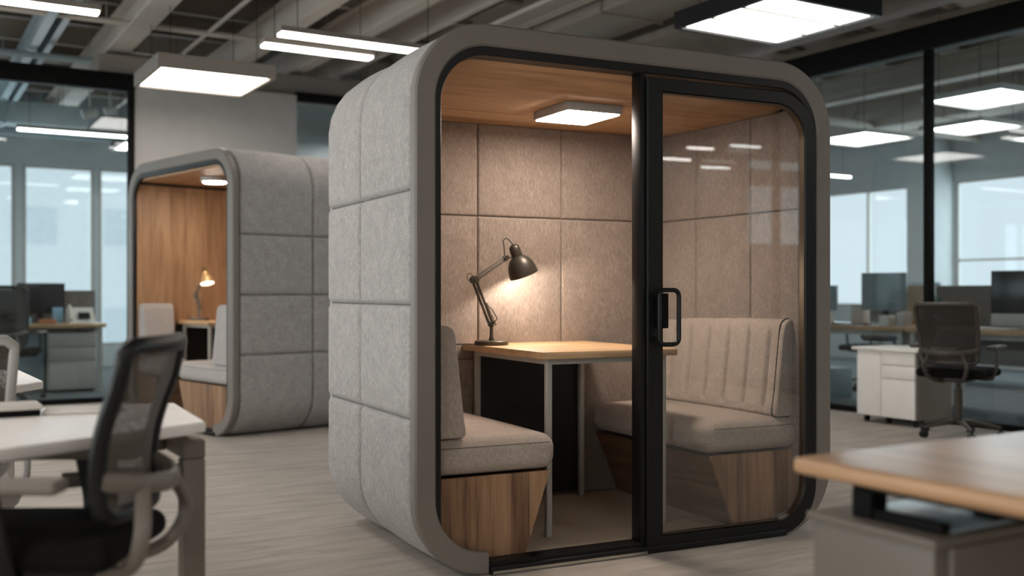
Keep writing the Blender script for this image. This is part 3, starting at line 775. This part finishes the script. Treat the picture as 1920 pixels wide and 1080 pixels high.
def build_lamp(fr, Y, P, zt, label, metal, shade_m, power=8.5, bulb='bulb'):
    """articulated desk lamp in the plane y=Y; P = dict of joints (x, z)"""
    t = thing('desk_lamp', label, 'lamp', (P['base'][0], Y, zt), fr)
    bx, bz = P['base'][0], zt
    M().lathe([(0, 0), (.080, 0), (.082, .004), (.082, .018), (.078, .021), (.02, .022), (0, .022)], (bx, Y, bz), n=40).build('base', metal, t)
    m = M().lathe([(.012, .02), (.013, .03), (.009, .04), (.008, .085), (.014, .09), (.014, .10), (0, .102)], (bx, Y, bz), n=16)
    m.build('stem', metal, t)
    piv = Vector((bx, Y, bz+.095)); el = Vector((P['elbow'][0], Y, P['elbow'][1])); j2 = Vector((P['j2'][0], Y, P['j2'][1])); hd = Vector((P['neck'][0], Y, P['neck'][1]))
    def arm(a, b, w_, nm):
        d = (b-a).normalized(); n = Vector((-d.z, 0, d.x)); m = M()
        for k in (-1, 1):
            for yy in (-.008, .008): m.tube([a+n*w_*k+Vector((0, yy, 0)), b+n*w_*k+Vector((0, yy, 0))], .0032, 6)
        for k in (.03, .97):
            q = a.lerp(b, k); m.tube([q+n*(w_+.006), q-n*(w_+.006)], 0, 8, rr=[(.005, .011)]*2)
        return m.build(nm, metal, t), n
    lo, n1 = arm(piv, el, .009, 'lower_arm'); up, n2 = arm(el, j2, .008, 'upper_arm')
    # joint plates, springs
    m = M().lathe([(0, -.016), (.018, -.016), (.018, .016), (0, .016)], el, (0, 1, 0), 20); m.lathe([(0, -.02), (.007, -.02), (.007, .02), (0, .02)], el, (0, 1, 0), 12)
    cpt = el+Vector((-.022, 0, .014))
    m.tube([cpt+Vector((.014*math.cos(a), 0, .018*math.sin(a))) for a in [2*PI*i/14 for i in range(14)]], .002, 6, closed=True)
    m.build('elbow_joint', metal, t)
    m = M().lathe([(0, -.013), (.012, -.013), (.012, .013), (0, .013)], j2, (0, 1, 0), 16); m.tube([j2, hd], .006, 8); m.lathe([(0, -.011), (.009, -.011), (.009, .011), (0, .011)], hd, (0, 1, 0), 14)
    m.build('head_joint', metal, t)
    def spring(a, b, n, r):
        pts = []
        for i in range(n*8+1):
            q = i/(n*8); c = a.lerp(b, q); an = 2*PI*i/8; d = (b-a).normalized(); u = Vector((-d.z, 0, d.x))
            pts.append(c+u*r*math.cos(an)+Vector((0, r*math.sin(an), 0)))
        return pts
    d1 = (el-piv).normalized(); nn = Vector((-d1.z, 0, d1.x)); nn = nn if nn.x > 0 else -nn
    m = M()
    for yy in (-.012, .012): m.tube(spring(piv+nn*.02+Vector((0, yy, -.01)), piv+d1*.11+nn*.014+Vector((0, yy, 0)), 12, .004), .0013, 4)
    m.tube([piv+Vector((0, 0, -.005)), piv+nn*.034+Vector((0, 0, .018)), piv+nn*.030+d1*.075, piv+nn*.012+d1*.10], .0028, 6)
    m.build('tension_spring', metal, t)
    # shade: bell on a tilted axis
    rimc = Vector((P['rim'][0], Y, P['rim'][1])); cap = Vector((P['cap'][0], Y, P['cap'][1]))
    ax = (rimc-cap).normalized(); L = (rimc-cap).length; rr_ = P['r']
    prof = [(0, 0), (.010, .001), (.018, .006), (.025, .014), (.027, .03), (.027, L*.38), (.036, L*.42), (rr_*.68, L*.50), (rr_*.84, L*.62), (rr_*.945, L*.78), (rr_*.99, L*.93), (rr_, L)]
    M().lathe(prof + [(rr_-.0015, L), (rr_*.985-.002, L*.93), (rr_*.93-.002, L*.78), (rr_*.81-.002, L*.63), (.032, L*.46), (.018, L*.44), (0, L*.44)], cap, ax, 40).build('shade', shade_m, t, smooth=50)
    sh = [o for o in t.children][-1]
    li = [(rr_-.0025, L-.001), (rr_*.985-.004, L*.93), (rr_*.93-.004, L*.78), (rr_*.81-.004, L*.64), (.030, L*.475), (0, L*.47)]
    M().lathe(li, cap, ax, 40, cap=False).build('shade_lining', MT['lampin'], sh)
    bc = cap+ax*L*.76
    M().lathe([(0, -.030), (.010, -.026), (.012, -.016), (.015, -.008), (.015, -.002), (.010, .004), (0, .008)], bc, ax, 20).build('bulb', MT[bulb], t)
    ld = bpy.data.lights.new('lamp_light', 'POINT'); ld.energy = power; ld.color = (1, .88, .76); ld.shadow_soft_size = .012
    lo_ = bpy.data.objects.new('lamp_light', ld); COL.objects.link(lo_); lo_.location = (cap+ax*(L*.90)) - OFF[t.name]; lo_.parent = t
    # cable loop behind the head, and mains cable on the table
    a = j2+Vector((-.006, .004, .004)); b = cap+ax*.004
    mid = Vector(((a.x+b.x)/2-.018, Y+.004, max(a.z, b.z)+.030))
    pts = [a, a+Vector((-.003, 0, .05)), mid+Vector((-.012, 0, -.012)), mid, mid+Vector((.014, 0, -.002)), b]
    def cr(P_, n=6):
        out = []; Q = [P_[0]]+P_+[P_[-1]]
        for i in range(1, len(Q)-2):
            for j in range(n):
                q = j/n; out.append(.5*((2*Q[i])+(Q[i+1]-Q[i-1])*q+(2*Q[i-1]-5*Q[i]+4*Q[i+1]-Q[i+2])*q*q+(-Q[i-1]+3*Q[i]-3*Q[i+1]+Q[i+2])*q**3))
        out.append(P_[-1]); return out
    M().tube(cr(pts), .0024, 6).build('head_cable', MT['rubber'], t)
    c0 = Vector((bx-.07, Y+.01, bz+.004))
    M().tube(cr([c0, c0+Vector((-.04, .01, .002)), c0+Vector((-.09, .04, 0)), c0+Vector((-.12, .09, 0))]), .0028, 6).build('mains_cable', MT['rubber'], t)
    return t

F1 = Frame(1.649, 3.463, R(-4.33), 1.0)
PW, PH, PD = 2.021, 2.1, 1.14
build_pod(F1, PW, PH, PD, 'padded grey acoustic pod in front with black glass sliding door', 'fabric', True)
build_bench(F1, PW, 1, 'upholstered bench nearest on the left inside the front pod', PD, (), (MT['wood_base'], MT['wood_base_side'], MT['fab_seat'], MT['fab_seat']))
build_bench(F1, PW, -1, 'upholstered bench with channel-stitched back behind the pod door glass', PD, [.18, .325, .475, .625, .775, .925],
            (MT['wood_base'], MT['wood_base_side'], MT['fab_seat'], MT['fab_seat']), hs=(.765, .10, .178))
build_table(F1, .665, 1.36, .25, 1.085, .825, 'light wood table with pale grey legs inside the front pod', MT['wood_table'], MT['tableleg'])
build_lamp(F1, .90, dict(base=(.737, .843), elbow=(.646, 1.135), j2=(.815, 1.243), neck=(.862, 1.250), cap=(.852, 1.308), rim=(.912, 1.160), r=.072), .8255,
           'dark articulated desk lamp lit on the front pod table', MT['lampmetal'], MT['lampmetal'])
t = thing('pod_ceiling_light', 'square surface light glowing under the front pod wooden ceiling', 'ceiling light', (.985, .51, 1.91), F1)
M().box(.845, 1.127, .355, .675, 1.872, 1.9095, .002).build('housing', MT['whitepaint'], t)
M().box(.855, 1.117, .365, .665, 1.8665, 1.8715).build('diffuser', MT['podpanel'], t)

# the second pod stands behind and to the left, turned away
F2 = Frame(1.735, 9.386, R(-78.3), 1.03)
W2 = 1.845
build_pod(F2, W2, PH, PD, 'smaller-looking padded pod behind, at left, with oak-lined inside', 'wood', False, 1.965, .034)
build_bench(F2, W2, 1, 'pale upholstered seat on the far side inside the rear pod', .40, (), (MT['wood_base'], MT['wood_base_side'], MT['fab_pale'], MT['fab_pale']), wd=.5, bt=.001)
build_bench(F2, W2, -1, 'pale bench nearest in the rear pod, wood end panel showing', .60, (), (MT['wood_base'], MT['wood_base_side'], MT['fab_pale'], MT['fab_pale']), wd=1.0, bt=.18)
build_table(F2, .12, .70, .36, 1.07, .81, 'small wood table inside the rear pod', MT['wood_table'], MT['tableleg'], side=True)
build_lamp(F2, .48, dict(base=(.33, .81), elbow=(.27, 1.02), j2=(.40, 1.17), neck=(.44, 1.175), cap=(.44, 1.225), rim=(.48, 1.12), r=.058), .811,
           'small brass-shaded desk lamp inside the rear pod', MT['greige'], MT['brass'], .5, 'bulbdim')
t = thing('pod_ceiling_light', 'round downlight under the rear pod wooden ceiling', 'ceiling light', (.85, .36, 1.965), F2)
M().lathe([(0, 1.9645), (.11, 1.9645), (.11, 1.930), (.1, 1.927), (0, 1.927)], (.85, .36, 0)).build('housing', MT['whitepaint'], t)
M().lathe([(0, 1.9265), (.09, 1.9265), (.085, 1.921), (0, 1.919)], (.85, .36, 0)).build('diffuser', MT['pod2panel'], t)

# ------------------------------------------------------------------ task chairs
def curve_pts(P_, n=6):
    P_ = [Vector(p) for p in P_]; out = []; Q = [P_[0]]+P_+[P_[-1]]
    for i in range(1, len(Q)-2):
        for j in range(n):
            q = j/n; out.append(.5*((2*Q[i])+(Q[i+1]-Q[i-1])*q+(2*Q[i-1]-5*Q[i]+4*Q[i+1]-Q[i+2])*q*q+(-Q[i-1]+3*Q[i]-3*Q[i+1]+Q[i+2])*q**3))
    out.append(P_[-1]); return out
def task_chair(label, x, y, rz, seat_z=.50, top=.99, w=.46, fm='black', am='plasticgrey', mm='mesh', sm='seatblack', recline=.09, group=None, arms=True, name='task_chair', ft=.014):
    """faces local +Y"""
    t = thing(name, label, 'chair', (x, y, 0), rz=rz, group=group); OFF[t.name] = Vector((0, 0, 0))
    f, a_, s_ = MT[fm], MT[am], MT[sm]
    for k in range(5):
        an = R(90+72*k); d = Vector((math.cos(an), math.sin(an), 0))
        m = M().tube([d*.03+Vector((0, 0, .12)), d*.15+Vector((0, 0, .105)), d*.29+Vector((0, 0, .075))], 0, 8, rr=[(.026, .02), (.02, .016), (.014, .012)])
        lg = m.build('base_leg', a_, t)
        p = d*.29; q = Vector((-d.y, d.x, 0))
        c = M().lathe([(0, -.011), (.024, -.011), (.027, -.006), (.027, .006), (.024, .011), (0, .011)], p+q*.014+Vector((0, 0, .027)), q, 16)
        c.lathe([(0, -.011), (.024, -.011), (.027, -.006), (.027, .006), (.024, .011), (0, .011)], p-q*.014+Vector((0, 0, .027)), q, 16)
        c.tube([p+Vector((0, 0, .03)), p+Vector((0, 0, .075))], .009, 8)
        c.build('caster', MT['rubber'], lg)
    M().tube([(0, 0, .10), (0, 0, seat_z-.14)], 0, 16, rr=[(.034, .034), (.03, .03)]).tube([(0, 0, seat_z-.14), (0, 0, seat_z-.07)], .018, 14).build('gas_column', f, t)
    M().box(-.10, .10, -.16, .12, seat_z-.085, seat_z-.045, .015, 2).tube([(.09, .02, seat_z-.065), (.24, .03, seat_z-.065)], .008, 8).build('seat_mechanism', f, t)
    M().box(-w/2-.02, w/2+.02, -.23, .25, seat_z-.05, seat_z+.015, .032, 4, .012).build('seat', s_, t, smooth=60)
    # back: closed frame loop, curved in plan and reclined
    zb = seat_z+.06; hw = w/2
    def bp(u, v):   # u -1..1 across, v 0..1 up
        zz = zb+(top-zb)*v
        taper = 1-.10*(1-v)
        yy = -.235-recline*v**1.4+.035*u*u+.03*math.sin(PI*min(1, v*1.3))*.6
        return Vector((u*hw*taper, yy, zz))
    loop = [bp(-1+.0, v) for v in [.05+.9*i/14 for i in range(15)]]
    loop = [bp(-.9, .0)] + loop + [bp(-.88, 1.0)] + [bp(u, 1.0) for u in [-.7+1.4*i/8 for i in range(9)]] + [bp(.88, 1.0)] + [bp(1, v) for v in [.95-.9*i/14 for i in range(15)]] + [bp(.9, 0)] + [bp(u, 0) for u in [.7-1.4*i/8 for i in range(9)]]
    M().tube(loop, 0, 10, closed=True, rr=[(ft, ft+.003)]*len(loop)).build('back_frame', f, t)
    m = M(); rows = [[bp(-.97+1.94*i/14, .01+.98*j/14)+Vector((0, dy, 0)) for i in range(15)] for j in range(15) for dy in (0,)]
    m.loft(rows, closed=False); rows2 = [[p+Vector((0, -.003, 0)) for p in r_] for r_ in rows]; 
    m.build('back_mesh', MT[mm], t)
    # rear support: a yoke behind the back and a spine curving under the seat
    m = M()
    yk = [bp(-1.02, .22)+Vector((0, -.01, 0)), bp(-.6, .18)+Vector((0, -.05, 0)), bp(0, .16)+Vector((0, -.07, 0)), bp(.6, .18)+Vector((0, -.05, 0)), bp(1.02, .22)+Vector((0, -.01, 0))]
    m.tube(curve_pts(yk), 0, 10, rr=[(.013, .022)]*(4*6+1))
    m.build('lumbar_bar', a_, t)
    m = M()
    for sx in (-1, 1):
        sp = curve_pts([bp(sx*.55, .18)+Vector((0, -.045, 0)), (sx*.15, -.285, seat_z+.03), (sx*.12, -.25, seat_z-.05), (sx*.07, -.17, seat_z-.075), (sx*.05, -.08, seat_z-.07)])
        m.tube(sp, 0, 8, rr=[(.018, .014)]*len(sp))
    m.build('spine', a_, t)
    if arms:
        az = min(seat_z+.20, .69)
        for sx in (-1, 1):
            X = sx*(hw+.055)
            sp = curve_pts([(sx*.16, -.02, seat_z-.06), (sx*(hw+.02), -.02, seat_z-.055), (X, -.02, seat_z+.02), (X, .0, az-.03)])
            ar = M().tube(sp, 0, 8, rr=[(.018, .012)]*len(sp)).build('armrest', f, t)
            M().box(X-.036, X+.036, -.15, .14, az-.03, az, .012, 3).build('arm_pad', a_, ar)
    return t
task_chair('black mesh task chair in the left foreground at the white desk', .29, 2.588, R(59.2), seat_z=.53, top=.96, w=.35, recline=.06, am='greige', ft=.018)
task_chair('brown mesh task chair beside the white drawer cabinet at right', 6.84, 4.96, R(-72), seat_z=.50, top=.99, w=.44, am='chairbrown', fm='chairbrown', mm='mesh2')
task_chair('dark high-backed task chair in the far left glazed office', 1.02, 11.55, R(-20), seat_z=.5, top=1.13, w=.44, mm='mesh2')

# ------------------------------------------------------------------ foreground left: white desk and what is on it
t = thing('white_desk', 'white desk with angled top in the left foreground', 'desk', (-.1, 2.8, 0))
poly = [(.700, 2.735), (.735, 3.235), (.70, 3.26), (-.9, 3.45), (-.9, 1.93), (.66, 2.70)]
M().prism(poly, .712, .74, 'Z', .004).build('desktop', MT['white'], t)
m = M()
lx, ly0, ly1 = .685, 2.79, 3.17
m.box(lx-.03, lx+.03, ly0, ly1, .635, .685, .006); m.build('top_rail', MT['greige'], t)
for (x, y) in ((lx, ly0+.03), (.52, ly1-.03), (-.75, 2.15), (-.75, 3.3)):
    M().box(x-.03, x+.03, y-.03, y+.03, 0, .635 if x > 0 else .71, .006).build('leg', MT['greige'], t)
M().box(-.72, lx-.03, 2.99, 3.05, .635, .675, .004).box(.5, .56, 2.99, 3.05, .675, .712).box(-.5, -.44, 2.99, 3.05, .675, .712).box(lx-.02, lx+.02, 2.96, 3.0, .685, .712).build('beam', MT['greige'], t)
M().box(lx-.32, lx-.03, 2.80, 2.84, .585, .62, .004).build('brace', MT['greige'], t)
t = thing('keyboard', 'white keyboard with dark underside on the white desk', 'keyboard', (.17, 3.14, .74))
M().box(-.05, .345, 3.08, 3.20, .741, .757, .004).build('key_tray', MT['blackmatte'], t)
M().box(-.055, .35, 3.075, 3.205, .757, .772, .006).build('keys', MT['paper'], t)
single('notepad', M().box(-.10, .10, -.06, .06, 0, .010, .003), MT['paper'], 'white notepad lying at the keyboard end on the white desk', 'notepad', (.46, 3.13, .741), rz=R(-12))
# desk behind with the next chair
t = thing('white_desk', 'white desk end cut off by the left edge, behind the nearer desk', 'desk', (-.3, 4.5, 0))
M().prism([(.49, 4.30), (.47, 4.95), (.42, 5.0), (-1.3, 5.0), (-1.3, 4.05), (.30, 4.05)], .71, .74, 'Z', .004).build('desktop', MT['white'], t)
for (x, y) in ((.36, 4.25), (.36, 4.85), (-1.2, 4.2), (-1.2, 4.85)): M().box(x-.025, x+.025, y-.025, y+.025, 0, .71, .005).build('leg', MT['whitepaint'], t)
M().box(-1.2, .36, 4.53, 4.57, .66, .70).box(.34, .38, 4.25, 4.85, .66, .71).build('beam', MT['whitepaint'], t)
single('desk_tray', M().box(-.14, .13, -.09, .09, 0, .06, .012, 2), MT['blackmatte'], 'black tray on the white desk at the left edge', 'tray', (.20, 4.30, .741))
single('paper_stack', M().box(-.10, .10, -.07, .07, 0, .09, .01, 2), MT['paper'], 'white box on the white desk at the left edge', 'box', (.13, 4.62, .741))
task_chair('pale task chair tucked between the two white desks at left', .10, 3.75, 0, seat_z=.46, top=.93, w=.44, fm='whitepaint', am='whitepaint', mm='mesh', sm='fab_pale', recline=.04)

# ------------------------------------------------------------------ foreground right: wooden table and pedestal
t = thing('wooden_desk', 'blurred wooden desk in the right foreground', 'desk', (2.4, .9, 0))
M().box(1.58, 3.3, .1, 1.535, .705, .74, .014, 3).build('desktop', MT['wood_desk'], t)
m = M().box(1.69, 1.77, .2, 1.47, .675, .705).box(3.1, 3.16, .2, 1.46, .675, .705).box(1.77, 3.1, 1.27, 1.31, .675, .705).box(1.77, 3.1, 1.36, 1.42, .675, .705); m.build('under_frame', MT['blackmatte'], t)
for (x, y) in ((3.13, 1.38), (3.13, .25), (1.74, .25)): M().box(x-.03, x+.03, y-.03, y+.03, 0, .675, .005).build('leg', MT['blackmatte'], t)
M().box(1.685, 1.735, 1.42, 1.47, .618, .675, .004).build('leg', MT['blackmatte'], t)
M().box(1.86, 1.91, 1.265, 1.315, .626, .675, .004).build('leg', MT['blackmatte'], t)
t = thing('pedestal_cabinet', 'blurred grey pedestal cabinet under the wooden desk', 'cabinet', (1.9, 1.3, 0))
M().box(1.655, 2.12, 1.25, 1.545, .03, .600, .006).build('body', MT['pedgrey'], t)
M().box(1.645, 2.13, 1.24, 1.555, .600, .618, .004).build('top', MT['pedgrey'], t)
M().box(1.72, 2.10, 1.26, 1.50, .618, .626, .003).build('tray', MT['traymat'], t)
M().box(1.69, 1.715, 1.26, 1.42, .618, .640, .003).build('rail', MT['blackmatte'], t)
for z0, z1 in ((.05, .30), (.31, .45), (.46, .60)): M().box(1.69, 2.10, 1.235, 1.25, z0, z1, .003).build('drawer_front', MT['pedgrey'], t)
M().box(1.69, 2.10, 1.27, 1.52, 0, .03).build('plinth', MT['blackmatte'], t)

# ------------------------------------------------------------------ right: drawer cabinet and the glazed office
t = thing('drawer_cabinet', 'white drawer cabinet on casters by the right glass partition', 'cabinet', (7.15, 5.7, 0))
M().box(6.95, 7.38, 5.41, 5.99, .06, .60, .004).build('body', MT['beamdark'], t)
M().box(6.90, 7.39, 5.37, 6.02, .60, .625, .004).build('top', MT['white'], t)
M().box(6.93, 6.95, 5.745, 5.985, .065, .595, .003).build('door', MT['white'], t)
for z0, z1 in ((.065, .375), (.38, .485), (.49, .595)): M().box(6.93, 6.95, 5.415, 5.74, z0, z1, .003).build('drawer', MT['white'], t)
for x in (7.0, 7.33):
    for y in (5.46, 5.72, 5.94): M().lathe([(0, -.012), (.025, -.012), (.028, 0), (.025, .012), (0, .012)], (x, y, .029), (0, 1, 0), 16).box(x-.008, x+.008, y-.008, y+.008, .045, .062).build('caster', MT['rubber'], t)
def office_desk(label, x0, x1, y0, y1, z=.76, mat='wood_table', legm='silver', group=None, modesty=False):
    t = thing('office_desk', label, 'desk', ((x0+x1)/2, (y0+y1)/2, 0), group=group)
    M().box(x0, x1, y0, y1, z-.042, z, .004).build('desktop', MT[mat], t)
    for x in (x0+.06, x1-.06):
        for y in (y0+.06, y1-.06): M().box(x-.025, x+.025, y-.025, y+.025, 0, z-.042).build('leg', MT[legm], t)
    M().box(x0+.08, x0+.11, y0+.09, y1-.09, z-.09, z-.042).box(x1-.11, x1-.08, y0+.09, y1-.09, z-.09, z-.042).build('rail', MT[legm], t)
    if modesty: M().box(x1-.05, x1-.03, y0+.1, y1-.1, .2, z-.08).build('modesty_panel', MT['beamdark'], t)
    return t
office_desk('wood-topped desk behind the right glass, chair side', 7.92, 8.72, 4.0, 6.30, mat='wood_desk')
office_desk('wood-topped desk behind the right glass, beside the pod edge', 7.92, 8.72, 6.32, 8.9, mat='wood_desk')
def desk_screen(label, x0, x1, y0, y1, z0, z1, mat):
    o = M().box(-(x1-x0)/2, (x1-x0)/2, -(y1-y0)/2, (y1-y0)/2, 0, z1-z0, .008, 2).build('desk_screen', mat); o.location = ((x0+x1)/2, (y0+y1)/2, z0)
    return tag(o, label, 'desk screen')
desk_screen('wide grey fabric screen behind the brown mesh chair', 8.74, 8.78, 4.2, 6.58, .55, 1.143, MT['screenfab'])
desk_screen('narrow beige fabric screen left of the black mullion', 8.74, 8.78, 6.62, 7.0, .55, 1.15, MT['screenfab2'])
def monitor(label, x, y, z, rz, w_, h_, stand=.12, body='screen', chin=None, back=None):
    t = thing('computer_monitor', label, 'monitor', (x, y, z), rz=rz); OFF[t.name] = Vector((0, 0, 0))
    ch = .11 if chin else 0
    M().box(-w_/2, w_/2, -.015, .015, stand+ch, stand+ch+h_, .004).build('screen_panel', MT[body], t)
    if chin: M().box(-w_/2, w_/2, -.015, .015, stand, stand+ch-.001, .003).build('chin', MT[chin], t)
    if back: M().box(-w_/2+.01, w_/2-.01, .015, .03, stand+.01, stand+h_-.01, .004).build('back_shell', MT[back], t)
    M().box(-.03, .03, .016, .035, .01, stand+h_*.4, .004).build('stand_neck', MT[chin or 'black'], t)
    M().box(-.10, .10, -.06, .10, 0, .012, .003).build('stand_foot', MT[chin or 'black'], t)
    return t
# local -Y is the screen side
monitor('black monitor with silver chin at the right edge', 8.30, 5.36, .76, R(-72), .56, .37, .025, chin='silver')
monitor('blue-grey tilted monitor standing on the desk behind the right glass', 8.35, 6.88, .76, R(-70), .44, .37, .14, body='bluegrey')
monitor('dark monitor half hidden by the pod edge', 8.38, 7.72, .76, R(-80), .40, .26, .13, body='bluegrey')
single('keyboard', M().box(-.06, .06, -.2, .2, 0, .02, .004), MT['screen'], 'black keyboard before the blue-grey tilted monitor', 'keyboard', (8.08, 7.05, .76))
single('keyboard', M().box(-.06, .06, -.19, .19, 0, .02, .004), MT['paper'], 'white keyboard below the monitor at the right edge', 'keyboard', (8.06, 5.5, .76))
single('tissue_box', M().box(-.05, .05, -.055, .055, 0, .10, .006, 2), MT['paper'], 'white box on the desk right of the blue-grey monitor', 'box', (8.08, 6.62, .76))
single('document_box', M().box(-.06, .06, -.04, .04, 0, .13, .004), MT['silver'], 'grey upright box beside the white box on the desk', 'box', (8.12, 6.46, .76))
single('clay_pot', M().lathe([(0, 0), (.045, 0), (.06, .05), (.058, .09), (.05, .09), (.045, .07), (0, .07)], n=24), MT['orange'], 'terracotta pot on the desk at the foot of the blue-grey monitor', 'pot', (8.30, 6.60, .76))
single('wooden_bowl', M().lathe([(0, 0), (.04, 0), (.075, .03), (.08, .055), (.07, .055), (.05, .02), (0, .015)], n=24), MT['orange'], 'small brown bowl on the desk before the beige screen', 'bowl', (8.08, 6.24, .76))
t = thing('potted_plant', 'dark leafy plant in a grey pot before the beige screen', 'plant', (8.4, 6.30, .76))
M().lathe([(0, .76), (.04, .76), (.05, .84), (.045, .84), (0, .83)], (8.4, 6.30, 0), n=20).build('pot', MT['bluegrey'], t)
m = M()
for i in range(26):
    a = random.uniform(0, 2*PI); r_ = random.uniform(.01, .05); z1 = random.uniform(.92, 1.06)
    p0 = Vector((8.4, 6.30, .82)); p2 = Vector((8.4+r_*1.4*math.cos(a), 6.30+r_*1.4*math.sin(a), z1)); p1 = p0.lerp(p2, .6)+Vector((0, 0, .02))
    m.tube([p0, p1, p2], 0, 5, rr=[(.003, .002), (.014, .002), (.002, .001)])
m.build('leaves', MT['green'], t)
for i, (y, x, h, c, nm, lb) in enumerate(((7.30, 8.50, .20, 'silver', 'file_box', 'grey file box left of the blue-grey monitor'), (7.52, 8.12, .07, 'orange', 'cup', 'orange cup near the pod edge on the right desk'),
                                   (7.42, 8.2, .09, 'paper', 'paper_cup', 'white cup next to the orange cup on the right desk'))):
    mb = M().box(-.05, .05, -.08, .08, 0, h, .006) if nm == 'file_box' else M().lathe([(0, 0), (.028, 0), (.036, h), (.032, h), (.026, .01), (0, .01)], n=20)
    single(nm, mb, MT[c], lb, nm.replace('_', ' ').split()[-1], (x, y, .76))
# things under the desks
task_chair('dark task chair beyond the right desks, seen under the desktop', 9.35, 7.9, R(100), seat_z=.48, top=.92)
task_chair('dark task chair beyond the right desks, behind the grey screen', 9.3, 5.3, R(80), seat_z=.48, top=.92)
office_desk('desk further back in the right glazed office', 10.6, 11.4, 5.2, 8.9, mat='white', modesty=True)
monitor('small monitor on the farther desk of the right office', 10.9, 8.4, .76, R(-90), .5, .32, .12, body='bluegrey')
single('storage_box', M().box(-.15, .15, -.2, .2, 0, .3, .01), MT['bluegrey'], 'blue-grey storage box on the floor under the right desk', 'box', (8.35, 7.6, 0))
single('waste_bin', M().lathe([(0, 0), (.11, 0), (.14, .32), (.135, .32), (.105, .01), (0, .01)], n=24), MT['silver'], 'grey waste bin under the desk behind the drawer cabinet', 'bin', (8.3, 5.0, 0))

# ------------------------------------------------------------------ far left glazed office
office_desk('wood-topped desk in the far left glazed office', .1, 2.0, 12.0, 12.7, .74, modesty=False)
t = thing('pedestal_cabinet', 'grey pedestal under the far left office desk', 'cabinet', (1.7, 12.3, 0))
M().box(1.42, 1.90, 12.05, 12.6, .03, .64, .005).build('body', MT['silver'], t)
for z0, z1 in ((.04, .33), (.34, .48), (.49, .63)): M().box(1.43, 1.89, 12.035, 12.05, z0, z1, .003).build('drawer_front', MT['silver'], t)
M().box(1.45, 1.88, 12.07, 12.58, 0, .03).build('plinth', MT['blackmatte'], t)
t = thing('side_panel_cabinet', 'blue-grey cabinet left of the pedestal in the far left office', 'cabinet', (1.15, 12.4, 0))
M().box(.95, 1.40, 12.15, 12.6, .0, .66, .005).build('body', MT['bluegrey'], t); M().box(.96, 1.39, 12.135, 12.15, .02, .64, .003).build('door', MT['bluegrey'], t)
desk_screen('grey fabric screen behind the white desk phone', .9, 2.0, 12.72, 12.76, .6, 1.10, MT['screenfab'])
monitor('black monitor on the far left office desk', 1.40, 12.5, .74, R(8), .50, .34, .10)
monitor('blue-grey monitor at the left edge behind the dark chair', .95, 12.35, .74, R(4), .46, .26, .10, body='bluegrey')
t = thing('desk_phone', 'white desk phone with dark screen tilted on the desk', 'phone', (1.78, 12.3, .74)); OFF[t.name] = Vector((0, 0, 0))
M().prism([(-.11, 0), (.09, 0), (.09, .16), (.07, .17)], -.14, .14, 'X').build('phone_body', MT['paper'], t)
mm_ = Matrix.Translation((0, -.045, .075)) @ Matrix.Rotation(R(44), 4, 'X')
M().box(-.03, .09, -.045, .045, .004, .014, mat=mm_).build('display', MT['screen'], t)
M().tube([(-.11, -.10, .04), (-.11, -.02, .11), (-.11, .06, .19)], .02, 10).build('handset', MT['paper'], t)
single('blue_folder_stand', M().box(-.05, .05, -.04, .04, 0, .17, .008), MT['blue'], 'light blue folder stand left of the desk phone', 'folder', (1.56, 12.42, .74))
single('cup', M().lathe([(0, 0), (.04, 0), (.048, .07), (.044, .07), (.036, .01), (0, .01)], n=20), MT['blue'], 'pale blue cup at the front of the far left desk', 'cup', (1.22, 12.12, .74))
single('pencil_case', M().box(-.09, .09, -.03, .03, 0, .05, .015, 2), MT['orange'], 'peach pencil case between the blue cup and desk phone', 'pencil case', (1.42, 12.12, .74))

# ------------------------------------------------------------------ outside: the pale building across the street
t = thing('office_building', 'pale building across the street seen through the far left windows', 'building', (4, 40, -12))
M().box(-14, 20, 40, 50, -12, 16).build('facade', MT['facade'], t)
for i in range(10):
    for j in range(6):
        x = -12+i*3.1; z = -8+j*3.6
        M().box(x, x+1.5, 39.95, 40.02, z, z+1.3).build('window', MT['fglass'], t)
